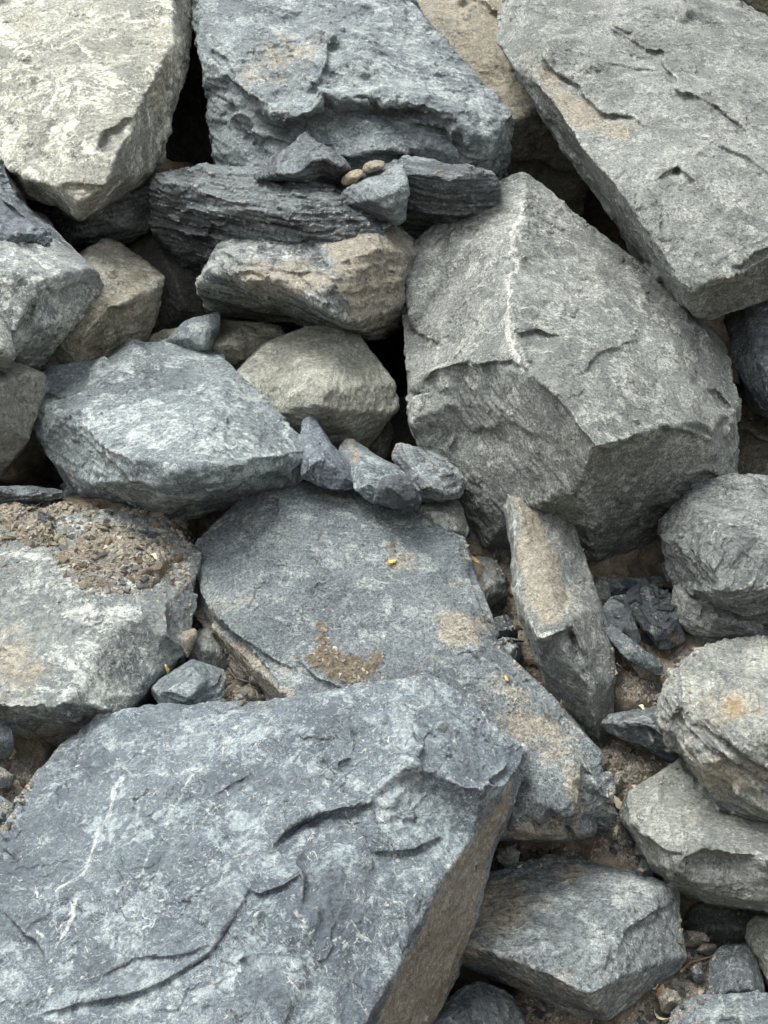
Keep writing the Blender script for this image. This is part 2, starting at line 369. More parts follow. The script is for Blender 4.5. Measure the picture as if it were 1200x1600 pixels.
MASKCH = dict(tan=0, white=1, dirt=2, rust=3)
ROCKS = {}
def rock_geom(outline, inner, rim, T, seed, fol, ledges, marks, warp, fac, strata, strat_t, rough, soft, vox, flat):
    """Cage, fine even mesh, fracture relief and stain masks of one rock: vertices, faces, stain colours."""
    # the front faces stay broad and flat up to the rim, except along the bottom where they turn under
    ip = np.array([q for pl in inner for q in pl], float); ys = [p[1] for p in outline]; y0, y1 = min(ys), max(ys); ol = []
    for x, y, h in outline:
        w_ = 1 / (((ip[:, 0] - x) ** 2 + (ip[:, 1] - y) ** 2) + 100) ** 1.2; hn = (w_ * ip[:, 2]).sum() / w_.sum()
        k = rim * min(1, max(0, (1 - (y - y0) / (y1 - y0)) / .45)); ol.append((x, y, h + k * max(0, hn - h)))
    cx = sum(p[0] for p in ol) / len(ol); cy = sum(p[1] for p in ol) / len(ol); gr = min(6, .02 * (y1 - y0) + 1)   # pressing the faces flat trims the corners a little
    outline = [(x + (x - cx) / (math.hypot(x - cx, y - cy) + 1e-6) * gr, y + (y - cy) / (math.hypot(x - cx, y - cy) + 1e-6) * gr, h) for x, y, h in ol]
    V, Fc = cage(outline, inner, T / 100)
    me0 = bpy.data.meshes.new('cage'); me0.from_pydata(V.tolist(), [], Fc); me0.update()
    bm = bmesh.new(); bm.from_mesh(me0); bmesh.ops.triangulate(bm, faces=bm.faces); bmesh.ops.recalc_face_normals(bm, faces=bm.faces); bm.to_mesh(me0); bm.free()
    pxm = np.linalg.norm(V.mean(0) - CAM) * TH / 800; vx = (vox or VOX) * pxm                              # metres per photo pixel, voxel
    xs = [p[0] for p in outline]; ys = [p[1] for p in outline]; size = min(max(xs) - min(xs), max(ys) - min(ys)) * pxm
    size = min(size, .8)
    # stage one, on a coarser even mesh: wander, drawn ledges, fracture faces
    me = remesh(me0, vx * (1.5 if VOX * .85 < (vox or VOX) else 1.0))
    co, nr = mesh_arrays(me); e = edges_of(me); co = smooth(co, e, 1 if soft < 3 else soft)
    q = co / (size * .42); s0 = seed * 101
    wv = np.stack([fbm(q, 3, s0), fbm(q + 11, 3, s0 + 5), fbm(q + 29, 3, s0 + 9)], -1)
    co = co + wv * size * .022 * warp
    set_co(me, co); co, nr = mesh_arrays(me)
    fr = rot_from(fol, seed * .7)
    lf = co @ fr.T                                                     # foliation coordinates
    px = to_px(co)
    # drawn ledges: the far side of each line steps back from the viewer
    vd = co - CAM; vd /= np.linalg.norm(vd, axis=1)[:, None]
    facing = np.clip(-(nr * vd).sum(1) * 2 + .3, 0, 1)
    led = np.zeros(len(co))
    if len(ledges):
        jx = 12 * fbm(co / .13, 3, s0 + 41, .38); jy = 12 * fbm(co / .13 + 7, 3, s0 + 43, .38)
        pj = px + np.stack([jx, jy], -1)
        for pts, st, Lp in ledges:
            d, sd_, t = polyline(pj, pts)
            tp = np.clip(np.sin(np.pi * np.clip(t, .001, .999)), 0, 1) ** .45
            a = np.where(sd_ > 0, np.clip(1 - d / (Lp * 3.2), 0, 1) ** 1.3 * np.clip(d / 3, 0, 1), -.04 * np.clip(1 - d / Lp, 0, 1))
            led += a * tp * facing * st / 100
    f0, f1, f2 = fac; S = math.sqrt(size / .5); S1 = min(1, size / .22)
    st3 = np.array([1, 1, 1.6])
    disp = f0 * .022 * S * facets(lf * st3, 4.5 / S, s0 + 61)
    disp += f1 * .014 * S * facets(lf * st3, 11.0 / S, s0 + 71)
    if strata > 0:
        z = lf[:, 2] / strat_t + .45 * fbm(lf / .22, 2, s0 + 81)
        k = np.floor(z); f = z - k; k = k.astype(np.int64)
        c1 = np.floor(lf[:, 0] / .13 + 1.1 * perlin(lf / .1, s0 + 84) + (_hash(k, k, k, 5) & 255) / 40).astype(np.int64)
        r0 = (_hash(k, c1, k * 0, s0) & 1023) / 1023.0; rr = (_hash(k + 1, c1, k * 0, s0) & 1023) / 1023.0
        sm = np.clip((f - .85) / .15, 0, 1)
        disp += strata * .022 * ((r0 * (1 - sm) + rr * sm) - .5)
    co = co + nr * disp[:, None]; set_co(me, co)
    if flat > 0:
        co = facetize(me, size, flat, s0, strata)
    co = co + vd * led[:, None]; set_co(me, co)
    # stage two, on a fine even mesh: chips and grain
    me = remesh(me, vx); co, nr = mesh_arrays(me); e = edges_of(me); co = smooth(co, e, 1, .5); set_co(me, co); co, nr = mesh_arrays(me)
    q = co / .045
    wv = np.stack([fbm(q, 2, s0 + 3), fbm(q + 11, 2, s0 + 4), fbm(q + 29, 2, s0 + 6)], -1)
    co = co + wv * .0035 * warp * S1
    lf = co @ fr.T; n = len(co)
    am = np.clip(fbm(co / .16, 2, s0 + 77) * 2.6 + .45, .12, 1)                 # chips gather in places, other faces stay clean
    disp = f2 * .0085 * S * am * facets(lf * st3, 26 / S, s0 + 91)
    disp += S1 * f2 * .0040 * am * facets(lf * np.array([1, 1, 2.2]), 60, s0 + 95)
    if strata > 0:
        z2 = (lf[:, 2] / strat_t + .45 * fbm(lf / .22, 2, s0 + 81)) * 3.1; k = np.floor(z2).astype(np.int64)
        c1 = np.floor(lf[:, 0] / .09 + 1.2 * perlin(lf / .07, s0 + 85) + (_hash(k, k, k, 6) & 255) / 30).astype(np.int64)
        disp += strata * .007 * (((_hash(k, c1, k, s0) & 1023) / 1023.0) - .5)
    disp += S1 * rough * .0022 * fbm(lf / np.array([.04, .04, .02]), 4, s0 + 97, .55)
    # caked soil stands a little proud of the stone
    px = to_px(co); pj = px + 9 * np.stack([fbm(co / .09, 4, s0 + 45), fbm(co / .09 + 7, 4, s0 + 47)], -1)
    jj = 9 * np.stack([fbm(co / .02, 3, s0 + 48), fbm(co / .02 + 7, 3, s0 + 49)], -1)
    mk_ = np.zeros((n, 4))
    for kind, shp, v in marks:
        P_ = pj + jj if kind == 'dirt' else pj
        if shp[0] == 'l':                                              # a vein: ('l', width, pts)
            d, _, t = polyline(P_, shp[2]); a = np.exp(-(d / shp[1]) ** 2) * v
        elif shp[0] == 'p':                                            # a patch: ('p', softness, pts)
            d, _, t = polyline(P_, list(shp[2]) + [shp[2][0]]); ins = in_poly(P_, shp[2])
            a = np.clip(np.where(ins, .5 + d / (2 * shp[1]), .5 - d / (2 * shp[1])), 0, 1) * v
        else:                                                          # (x, y, rx, ry)
            a = np.exp(-(((P_[:, 0] - shp[0]) / shp[2]) ** 2 + ((P_[:, 1] - shp[1]) / shp[3]) ** 2)) * v
        if kind == 'clean': mk_[:, 1] -= a                             # a fresh dark break face, free of chalk
        else: ch = MASKCH[kind]; mk_[:, ch] = np.maximum(mk_[:, ch], a)
    disp += np.clip(mk_[:, 2] - .3, 0, 1) * (.009 + .008 * fbm(co / .018, 3, s0 + 50))
    co = co + nr * disp[:, None]
    set_co(me, co)
    nf = len(me.polygons); ls = np.empty(nf, np.int64); me.polygons.foreach_get('loop_total', ls); lv = np.empty(len(me.loops), np.int64); me.loops.foreach_get('vertex_index', lv)
    bpy.data.meshes.remove(me)
    return co, lv, ls, mk_
def rock(name, label, cat, outline, inner=(), rim=.5, T=35, mat=None, seed=1, fol=(0.2, -.5, .85), ledges=(), marks=(),
         warp=.5, fac=(1.0, 1.0, 1.0), strata=0.0, strat_t=.03, rough=1.0, soft=1, group=None, vox=None, flat=1.0, **mk):
    co, lv, ls, mk_ = rock_geom(outline, inner, rim, T, seed, fol, ledges, marks, warp, fac, strata, strat_t, rough, soft, vox, flat)
    fr = rot_from(fol, seed * .7)
    me = bpy.data.meshes.new(name); me.vertices.add(len(co)); me.loops.add(len(lv)); me.polygons.add(len(ls))
    me.loops.foreach_set('vertex_index', lv.astype(np.int32)); me.polygons.foreach_set('loop_start', np.r_[0, np.cumsum(ls)[:-1]].astype(np.int32))
    me.polygons.foreach_set('loop_total', ls.astype(np.int32)); me.update(calc_edges=True)
    org = co.mean(0); org[2] = co[:, 2].min()
    set_co(me, co - org)
    ca = me.attributes.new('stain', 'FLOAT_COLOR', 'POINT'); ca.data.foreach_set('color', mk_.ravel())
    me.polygons.foreach_set('use_smooth', np.ones(len(me.polygons), bool)); me.update()
    me.name = name
    o = bpy.data.objects.new(name, me); COL.objects.link(o); o.location = org
    o['label'] = label; o['category'] = cat
    if group: o['group'] = group
    me.materials.clear(); me.materials.append(slate(seed, frame=fr, strata=min(1, strata), **(dict(mat or {}, **mk))))
    ROCKS[label] = o
    return o
# ------------------------------------------------------------------ the boulders; x, y in photo pixels, h in cm above the slope
BLUE = dict(base=(.138,.155,.167), dark=(.094,.106,.118), pale=(.38,.405,.41))
GREY = dict(base=(.190,.193,.183), dark=(.125,.129,.124), pale=(.38,.38,.355))
WARM = dict(base=(.225,.200,.160), dark=(.135,.125,.105), pale=(.40,.38,.33))
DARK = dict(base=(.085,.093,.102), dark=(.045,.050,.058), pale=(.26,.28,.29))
PALE = dict(base=(.27,.258,.225), dark=(.18,.175,.158), pale=(.55,.53,.455))

rock('boulder', 'largest pale cream boulder, filling the top left corner and ending below in a blunt tip', 'boulder',
  [(-110,-90,12),(100,-100,16),(300,-90,8),(303,0,6),(298,30,5),(285,90,7),(272,160,10),(255,215,10),(238,268,10),(218,288,12),(165,322,18),(135,336,20),(118,325,22),(95,310,20),(40,305,16),(20,290,14),(0,262,14),(-110,240,10)],
  [[(272,-40,26),(262,60,30),(240,130,32),(205,200,36),(180,262,36)],[(165,285,36),(100,282,34),(40,278,30),(-20,240,28)],[(100,60,30)],[(30,150,30)],[(140,200,38)],[(120,312,32)]],
  T=60, rim=.15, mat=PALE, seed=3, flat=.5, mottle=1.0, tanamt=.35, scratch=.35, edge=.6, fac=(.7,.7,1.0), soft=2,
  ledges=[([(150,225),(170,200),(190,185),(215,188)],5,22),([(155,232),(185,222),(215,200)],-3,14),([(95,285),(130,280),(165,292)],4,15)],
  marks=[('tan',(250,150,30,120),.5),('tan',(140,305,40,25),.7),('white',(60,100,70,90),.35),('white',(110,240,80,50),.3),('tan',(40,60,60,50),.25)])

rock('boulder', 'narrow shadowed boulder behind the gap between pale cream boulder and blue-grey one', 'boulder',
  [(230,-60,-14),(400,-60,-14),(400,120,-22),(385,250,-45),(350,262,-52),(300,245,-55),(235,225,-52),(225,120,-35)],
  [[(310,40,-12)],[(300,100,-18),(340,110,-20)],[(310,180,-40)]], T=45, mat=GREY, seed=5, tanamt=.5, mottle=.3, scratch=.2, vox=3, fol=(1,.2,.2))

rock('boulder', 'wide blue-grey boulder at top centre with a broken hollow under its brow', 'boulder',
  [(298,-70,6),(450,-80,2),(600,-70,-6),(632,5,-2),(655,32,0),(682,58,2),(712,85,3),(745,112,4),(775,148,3),(797,185,0),(801,215,-3),(800,245,-6),(778,290,-12),(765,312,-10),(700,330,-4),(620,330,0),(500,330,0),(420,310,0),(350,275,0),(332,240,2),(338,190,5),(337,140,6),(330,110,6),(312,55,5),(304,20,5)],
  [[(345,112,24),(398,148,30),(440,172,32),(486,158,32),(500,132,30),(545,143,32),(600,140,32),(652,150,31),(700,165,28),(745,175,24)],
   [(350,150,17),(400,175,20),(445,195,20),(500,180,18),(560,170,18),(640,172,20),(690,190,22)],
   [(345,215,12),(420,250,16),(520,262,18),(640,250,20),(740,258,14)],[(745,175,24),(752,230,20),(745,258,14)],
   [(340,20,16),(400,60,22),(470,100,26)],[(520,60,18),(600,70,14),(670,110,18)],[(380,-40,8),(540,-30,6)]],
  T=55, mat=BLUE, seed=7, mottle=.65, tanamt=.25, scratch=.5, edge=.7, fac=(.9,1.1,1.3), strata=.35, strat_t=.045, fol=(.25,-.35,.9),
  ledges=[([(345,110),(372,135),(400,148),(440,178),(485,165),(500,130)],8,30),([(530,148),(560,138),(600,142),(640,150),(680,150)],7,22),
          ([(480,40),(515,70),(510,100),(488,130),(480,150)],-5,20),([(640,200),(680,210),(720,205),(745,215)],5,18),([(340,190),(400,215),(460,225),(540,240)],4,18),
          ([(312,60),(345,80),(385,150),(460,175)],4,25)],
  marks=[('tan',(440,95,75,55),.75),('tan',(360,90,40,60),.4),('white',(620,90,90,50),.4),('white',(700,150,60,40),.35),('tan',(430,130,50,30),.5),('clean',('p',16,[(345,130),(440,180),(490,165),(680,160),(740,190),(740,280),(350,270)]),.6)])

rock('rock_slab', 'small grey slab with tilted triangular face leaning on the top centre boulder', 'rock slab',
  [(400,278,26),(425,255,26),(440,240,26),(475,207,26),(500,225,27),(528,246,28),(545,262,27),(536,292,16),(500,305,12),(450,290,16)],
  [[(418,276,31),(462,270,36),(505,243,35),(528,258,34)],[(475,225,31)]], T=10, mat=DARK, seed=9, strata=.6, strat_t=.02, scratch=.3, mottle=.35, fol=(.4,-.5,.7), fac=(.5,.7,.8))

rock('rock_slab', 'dark layered block in shadow under the right end of the top centre boulder', 'rock slab',
  [(590,262,16),(630,246,22),(665,252,23),(700,262,24),(745,262,22),(772,275,12),(778,305,4),(745,345,2),(700,370,-6),(655,395,-12),(615,370,-8),(590,320,4)],
  [[(615,268,26),(660,272,30),(710,282,30),(745,282,24)],[(640,330,16),(700,330,16)]], T=30, mat=DARK, seed=11, strata=1.0, strat_t=.03, scratch=.2, mottle=.2, fol=(.1,-.25,.95),
  marks=[('rust',(690,268,45,8),.7)])

rock('rock_slab', 'slate slab with pale triangular top left of the dark layered block, beside ochre pebbles', 'rock slab',
  [(536,300,24),(556,286,25),(600,270,26),(631,258,28),(634,285,28),(633,335,22),(625,352,18),(600,350,18),(578,335,18),(545,318,20)],
  [[(575,312,32),(618,300,34)],[(612,330,29)]], T=14, mat=BLUE, seed=12, mottle=.3, strata=.4, strat_t=.02, scratch=.4, fac=(.4,.6,.8))
rock('rock_slab', 'thin dark slab sloping under the two ochre pebbles at top centre', 'rock slab',
  [(534,296,22),(556,278,22),(590,262,23),(650,246,24),(660,262,24),(610,272,28),(560,300,26),(545,306,24)],
  [[(580,280,28)]], T=8, mat=DARK, seed=13, strata=.5, strat_t=.015, fac=(.4,.5,.8))
rock('stone', 'ochre pebble lying lowest on the thin dark slab at top centre', 'stone',
  [(533,285,27),(537,274,27),(552,266,28),(566,265,28),(567,274,28),(555,284,28),(540,290,27)],[[(550,276,31)]], T=3, mat=WARM, seed=14, tanamt=1.0, fac=(.3,.3,.5), soft=2, tan=(.30,.25,.17))
rock('stone', 'upper ochre pebble next to its twin on the thin dark slab at top centre', 'stone',
  [(565,266,28),(570,257,28),(585,251,29),(602,252,29),(600,262,29),(583,268,29),(570,272,28)],[[(584,261,32)]], T=3, mat=WARM, seed=15, tanamt=.9, fac=(.3,.3,.5), soft=2, tan=(.28,.24,.165))

rock('rock_slab', 'darkest layered slab across the upper left centre, its shredded front edge facing out', 'rock slab',
  [(238,300,10),(247,280,12),(262,268,12),(300,266,12),(345,268,12),(400,274,14),(440,276,16),(480,285,18),(520,303,18),(575,325,18),(605,345,16),(590,378,20),(540,394,22),(470,392,22),(400,376,18),(352,402,4),(325,428,-12),(285,405,-10),(250,370,-4),(240,335,4)],
  [[(252,296,20),(300,292,25),(350,300,28),(400,310,30),(460,312,31),(530,330,30),(580,345,26)],[(258,345,10),(310,370,8),(370,368,18),(440,366,28)],[(310,330,24),(400,336,31),(500,340,33)]],
  T=40, mat=DARK, seed=17, strata=1.5, strat_t=.022, scratch=.4, mottle=.2, fol=(.10,-.28,.95), fac=(.6,.9,1.2), edge=.8, fine=1.5,
  ledges=[([(250,300),(300,310),(360,318),(450,325)],3,10),([(250,325),(310,335),(390,345),(470,350)],4,12),([(245,350),(300,360),(360,355)],4,14),([(400,290),(450,300),(520,325)],3,10),([(320,345),(380,330),(470,335)],3,10)],
  marks=[('rust',(480,318,20,8),.4),('white',(290,300,40,10),.25)])

rock('boulder', 'grey-brown wedge-shaped boulder with a dark shaded overhanging underside, below the darkest layered slab', 'boulder',
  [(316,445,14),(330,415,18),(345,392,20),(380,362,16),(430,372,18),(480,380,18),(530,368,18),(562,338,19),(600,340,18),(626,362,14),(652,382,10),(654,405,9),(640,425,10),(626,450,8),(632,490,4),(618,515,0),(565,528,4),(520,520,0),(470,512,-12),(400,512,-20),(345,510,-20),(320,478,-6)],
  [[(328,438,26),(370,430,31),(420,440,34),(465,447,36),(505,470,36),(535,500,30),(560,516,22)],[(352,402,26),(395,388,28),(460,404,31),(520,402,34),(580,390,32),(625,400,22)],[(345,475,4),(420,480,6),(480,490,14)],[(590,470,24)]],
  T=45, rim=.1, mat=dict(DARK, pale=(.40,.41,.39)), seed=19, strata=.8, strat_t=.03, tanamt=.5, mottle=.6, fol=(.25,-.35,.9), fac=(.6,.8,1.0), edge=.6,  # dark slate base also paints in the underside's shade; marks lighten the lit front
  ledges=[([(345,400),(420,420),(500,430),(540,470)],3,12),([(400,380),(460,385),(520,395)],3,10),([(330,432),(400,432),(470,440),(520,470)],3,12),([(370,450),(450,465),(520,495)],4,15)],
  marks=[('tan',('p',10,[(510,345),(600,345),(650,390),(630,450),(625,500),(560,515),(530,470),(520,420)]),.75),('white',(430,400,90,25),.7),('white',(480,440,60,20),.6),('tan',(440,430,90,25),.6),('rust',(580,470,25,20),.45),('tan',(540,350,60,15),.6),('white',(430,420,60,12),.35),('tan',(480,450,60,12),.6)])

rock('boulder', 'brown boulder in the cleft between the top centre boulder and the great top right slab', 'boulder',
  [(560,-80,-20),(850,-80,-22),(900,60,-26),(930,260,-48),(900,340,-62),(800,345,-60),(740,320,-48),(700,200,-30),(620,60,-22)],
  [[(700,-10,-14),(760,90,-14),(820,190,-20)],[(820,260,-36)],[(880,290,-48)]], T=50, mat=WARM, seed=23, tanamt=.75, mottle=.5, scratch=.3, vox=2.4, fac=(.5,.6,.9),
  ledges=[([(795,242),(830,250),(860,266),(900,270)],5,14),([(730,-10),(760,8),(800,28)],6,14)], marks=[('tan',(760,120,90,120),.4),('white',(735,45,30,15),.4)])

rock('boulder', 'great smooth grey boulder filling the top right corner, tan strip along its left edge', 'boulder',
  [(815,-80,2),(800,0,0),(785,30,-2),(787,75,-2),(812,112,0),(832,160,0),(870,213,0),(902,255,0),(935,290,0),(962,322,0),(985,358,0),(1000,410,0),(1042,440,4),(1062,478,8),(1092,500,12),(1140,490,14),(1200,458,14),(1300,425,12),(1310,90,4),(1200,42,-4),(1160,22,-6),(1125,0,-8),(1080,-80,-10)],
  [[(800,72,14),(840,128,18),(888,198,22),(918,258,26),(975,300,31),(1000,335,33),(1035,392,34),(1055,440,31),(1075,480,24)],
   [(830,30,16),(880,90,20),(930,140,22),(990,190,25),(1040,240,28)],[(950,20,10),(1020,60,16),(1060,140,24),(1130,180,26),(1200,230,26),(1290,270,22)],
   [(1090,80,14),(1200,130,15)],[(1090,440,32),(1150,430,34),(1230,390,32)],[(1010,290,33),(1060,260,31),(1130,290,33),(1210,320,34)]],
  T=60, rim=.15, mat=GREY, seed=29, k=1.2, mottle=.5, tanamt=.2, scratch=.55, edge=.6, fol=(.45,-.45,.75), fac=(.6,.7,.8), soft=3, grain=1.2,
  ledges=[(p_, s_ * 1.0, l_ * 2.0) for p_, s_, l_ in [([(925,20),(955,50),(1000,60),(1035,70),(1055,120),(1062,150),(1125,170),(1160,200),(1200,260)],5,26),([(845,80),(890,120),(940,170),(1010,205)],5,14),
          ([(1000,287),(1030,275),(1062,258),(1085,290)],6,28),([(1100,215),(1140,235),(1180,260),(1230,280)],4,20),([(950,35),(980,48),(1010,55)],4,8),([(955,75),(985,85),(1015,90)],4,8),([(930,95),(980,105),(1040,112)],3,10),
          ([(1140,400),(1170,390),(1215,388)],4,20),([(1060,470),(1110,450),(1170,440)],4,16)]],
  marks=[('tan',('p',14,[(800,75),(845,90),(890,130),(950,180),(1000,200),(985,225),(930,215),(880,190),(840,140)]),.95),('tan',(930,190,50,22),.5),('white',(870,20,55,25),.5),('tan',(860,180,20,60),.35),('white',(1028,248,8,6),.8),('tan',(1000,310,60,16),.35)])

rock('boulder', 'tan rounded boulder peeking over the ridge at the top right corner', 'boulder',
  [(1100,-80,-20),(1110,-30,-20),(1145,2,-20),(1160,18,-22),(1200,26,-22),(1290,30,-22),(1300,-80,-20)],[[(1170,-20,-8),(1240,-10,-8)]], T=30, mat=WARM, seed=31, tanamt=.8, vox=2.4, soft=6)

rock('boulder', 'dominant grey angular boulder right of centre with a white mineral vein down its face', 'boulder',
  [(624,425,2),(634,405,0),(662,385,-2),(702,348,-5),(765,306,-7),(800,291,-7),(822,287,-6),(850,300,-7),(880,330,-8),(912,352,-8),(942,375,-8),(982,397,-8),(1012,430,-8),(1050,473,-8),(1085,508,-8),(1132,552,-6),(1146,590,-4),(1144,640,-2),(1153,700,0),(1152,760,-4),(1120,800,-14),(1045,850,-24),(1045,905,-32),(975,915,-34),(925,905,-26),(860,895,-18),(820,868,-14),(770,855,-10),(735,848,-12),(722,790,-8),(692,722,0),(655,690,4),(647,640,4),(651,590,6),(640,530,2),(628,475,2)],
  [[(828,300,12),(806,370,26),(798,430,33),(795,510,40),(822,580,45),(880,635,50),(925,708,51)],
   [(925,708,51),(968,690,46),(1010,664,40),(1062,662,34),(1110,680,24),(1140,700,12)],
   [(655,600,14),(675,572,20),(720,564,30),(770,562,38),(822,580,45)],
   [(925,708,51),(908,770,34),(912,840,6)],[(870,380,14),(960,455,18),(1040,560,24),(1100,600,16)],[(930,540,34),(1000,620,36)],
   [(690,440,12),(740,500,24)],[(690,625,13),(740,650,17),(800,680,22),(860,730,26)],[(730,780,4),(820,790,14)],[(1000,780,10),(1080,740,14)],[(990,860,-12)]],
  T=70, mat=GREY, seed=37, flat=.85, k=1.15, mottle=.68, tanamt=.18, scratch=.65, edge=.9, rim=.45, fol=(.55,-.5,.6), fac=(.55,.55,.8), soft=2, grain=1.25,
  ledges=[([(672,590),(690,572),(740,562),(800,565),(828,585)],5,28),([(798,515),(840,512),(875,530)],4,14),([(700,640),(750,675),(800,650),(850,675)],2.5,20),([(925,712),(965,700),(1010,668),(1060,664),(1140,694)],5,30),
          ([(630,495),(650,520),(690,545)],3,12),([(1110,600),(1130,610),(1145,640)],5,16),([(890,600),(930,560),(1000,530)],3,16)],
  marks=[('white',('l',7,[(815,320),(803,370),(800,430),(795,470),(793,515),(800,550),(822,580)]),1.0),('white',('l',4,[(822,580),(880,640),(925,706),(1000,668),(1060,664)]),.7),('clean',('p',16,[(680,580),(790,565),(880,640),(920,710),(860,720),(720,690),(670,640)]),.6),('white',(830,340,60,40),.6),('white',(900,450,60,90),.3),('white',(985,600,45,40),.6),('white',(1020,520,25,80),.35),
         ('tan',(880,690,40,30),.5),('tan',(970,610,35,40),.3),('tan',(760,590,60,20),.3),('white',('l',3,[(850,330),(835,400),(830,440)]),.5),('white',('l',4,[(1000,480),(1030,560),(1040,640)]),.5)])

rock('boulder', 'brown soil-coated boulder low behind the right edge of the dominant grey boulder', 'boulder',
  [(1090,590,-40),(1180,610,-32),(1300,600,-30),(1300,790,-30),(1200,800,-34),(1100,800,-44)],[[(1170,660,-26),(1240,700,-22)],[(1180,740,-28)]], T=30, mat=WARM, seed=41, tanamt=.8, vox=2.6, ledges=[([(1150,670),(1200,690),(1250,680)],4,12)])
rock('boulder', 'dark blue slate boulder cut by the right frame, beneath the great top right one', 'boulder',
  [(1138,505,-14),(1148,485,-10),(1165,472,-8),(1200,458,-6),(1300,440,-6),(1300,670,-4),(1235,662,-6),(1208,652,-8),(1180,635,-10),(1165,605,-10),(1150,560,-12)],
  [[(1162,492,2),(1172,560,4),(1195,615,6),(1230,640,6)],[(1220,520,6),(1225,590,10)]], T=35, mat=DARK, seed=43, scratch=.6, mottle=.3, soft=2, marks=[('white',(1195,570,15,60),.5)])

rock('boulder', 'left edge boulder with dark slate top and pale pitted face', 'boulder',
  [(-100,235,10),(-10,240,12),(5,250,12),(18,290,14),(44,338,14),(74,356,14),(100,385,14),(124,408,13),(152,438,12),(146,470,6),(125,520,2),(95,560,2),(70,582,4),(35,588,4),(5,575,4),(-100,560,4)],
  [[(-30,290,24),(10,320,27),(30,360,32),(90,372,26)],[(60,440,42),(20,420,42),(-60,420,40)],[(110,420,30)],[(60,500,36),(20,530,32),(-50,520,30)],[(100,500,24),(80,550,14)]],
  T=50, mat=dict(base=(.22,.23,.228), dark=(.14,.15,.155), pale=(.50,.51,.49)), seed=47, mottle=1.0, tanamt=.1, scratch=.4, fol=(.6,-.4,.6), fac=(.7,.9,1.0), strata=.25,
  ledges=[([(0,365),(30,372),(70,360),(95,390)],4,14),([(-5,520),(25,525),(50,480),(75,450),(140,440)],6,30),([(0,300),(25,340),(60,350)],3,10)], marks=[('white',(50,440,50,50),.5)])
rock('rock_slab', 'dark angular slate slab on top of the pitted left edge boulder, beside the pale cream tip', 'rock slab',
  [(-80,225,20),(-10,240,20),(2,248,20),(14,285,20),(42,336,20),(72,354,20),(100,380,20),(106,400,22),(85,392,26),(50,372,30),(15,380,34),(-80,370,34)],
  [[(-10,265,30),(20,315,32),(60,358,32)],[(0,350,38),(30,362,38)]], T=16, mat=dict(base=(.125,.14,.16), dark=(.08,.09,.108), pale=(.30,.33,.35)), seed=46, mottle=.5, scratch=.5, fac=(.4,.7,.8), warp=.2, rim=.7, vox=1.2,
  ledges=[([(0,300),(25,340),(50,350)],4,10)], marks=[('rust',(2,290,5,14),.9)])
rock('stone', 'small grey stone at left frame edge between the pitted boulder and pale block', 'stone',
  [(-60,490,30),(0,505,34),(18,528,34),(16,560,30),(0,580,26),(-60,590,24)],[[(-10,540,42)]], T=16, mat=GREY, seed=48, mottle=.7)
rock('boulder', 'plain pale tan block at the left frame edge with parallel scratches, above the black hole', 'boulder',
  [(-100,570,14),(0,568,16),(30,575,16),(66,588,14),(62,622,12),(44,655,12),(42,692,8),(20,722,4),(0,738,0),(-100,750,0)],
  [[(20,600,26),(30,660,20)],[(-30,620,30),(-20,700,18)]], T=35, mat=PALE, seed=49, tanamt=.5, mottle=.4, scratch=.6, fac=(.6,.7,.7), fol=(1,0,.3))
rock('boulder', 'brown and grey stained boulder with a squared right edge, behind the left edge boulders', 'boulder',
  [(95,430,2),(122,405,4),(150,384,2),(178,385,0),(198,394,0),(226,414,0),(253,436,0),(250,455,-2),(240,485,-3),(222,532,-6),(175,570,-4),(110,595,0),(70,590,0),(85,520,4)],
  [[(140,410,16),(190,420,17),(236,445,14)],[(236,445,14),(225,490,10),(210,530,4)],[(165,480,20),(130,530,18)]],
  T=40, mat=dict(base=(.23,.215,.18), dark=(.14,.12,.09), pale=(.42,.41,.37)), seed=53, tanamt=.75, mottle=.6, scratch=.4, ledges=[([(160,475),(190,482),(215,478)],4,10)], marks=[('rust',(180,490,40,35),.35),('white',(150,560,30,20),.5),('white',(205,500,12,20),.4),('dirt',(185,482,18,7),.6)])
rock('rock_slab', 'dark layered slab squeezed beneath the tip of the pale cream boulder', 'rock slab',
  [(30,315,-10),(130,300,-6),(190,280,-4),(225,280,-6),(238,292,-6),(240,328,-8),(226,356,-10),(190,378,-14),(125,392,-16),(98,384,-14),(70,352,-14)],
  [[(80,335,-2),(150,330,8),(215,310,4)],[(120,370,-2),(190,355,2)]], T=25, mat=DARK, seed=59, strata=.8, strat_t=.03, scratch=.6, fol=(-.2,-.2,.95), soft=2)
rock('boulder', 'smooth dull grey boulder in shade behind the wedge-shaped boulder, its middle open to view', 'boulder',
  [(200,330,-20),(250,320,-22),(290,380,-26),(350,420,-30),(360,520,-38),(280,540,-38),(210,545,-36),(190,430,-26)],
  [[(232,345,-12),(262,420,-8),(290,480,-16)]], T=40, mat=dict(base=(.17,.165,.15), dark=(.12,.118,.11), pale=(.27,.26,.24)), seed=61, tanamt=.3, mottle=.3, scratch=.25, vox=2.4, fac=(.5,.4,.4))
rock('boulder', 'tan boulder tucked low behind the rounded one, left of it under the wedge-shaped boulder', 'boulder',
  [(225,530,-8),(262,515,-6),(330,506,-4),(400,505,-3),(440,512,-3),(450,545,-4),(420,600,-6),(330,600,-8),(230,570,-10)],
  [[(300,540,4),(370,535,8),(420,530,4)],[(380,570,2)]], T=30, mat=WARM, seed=67, tanamt=.6, mottle=.5, fac=(.6,.6,.8), ledges=[([(350,575),(380,560),(430,530)],3,12)])
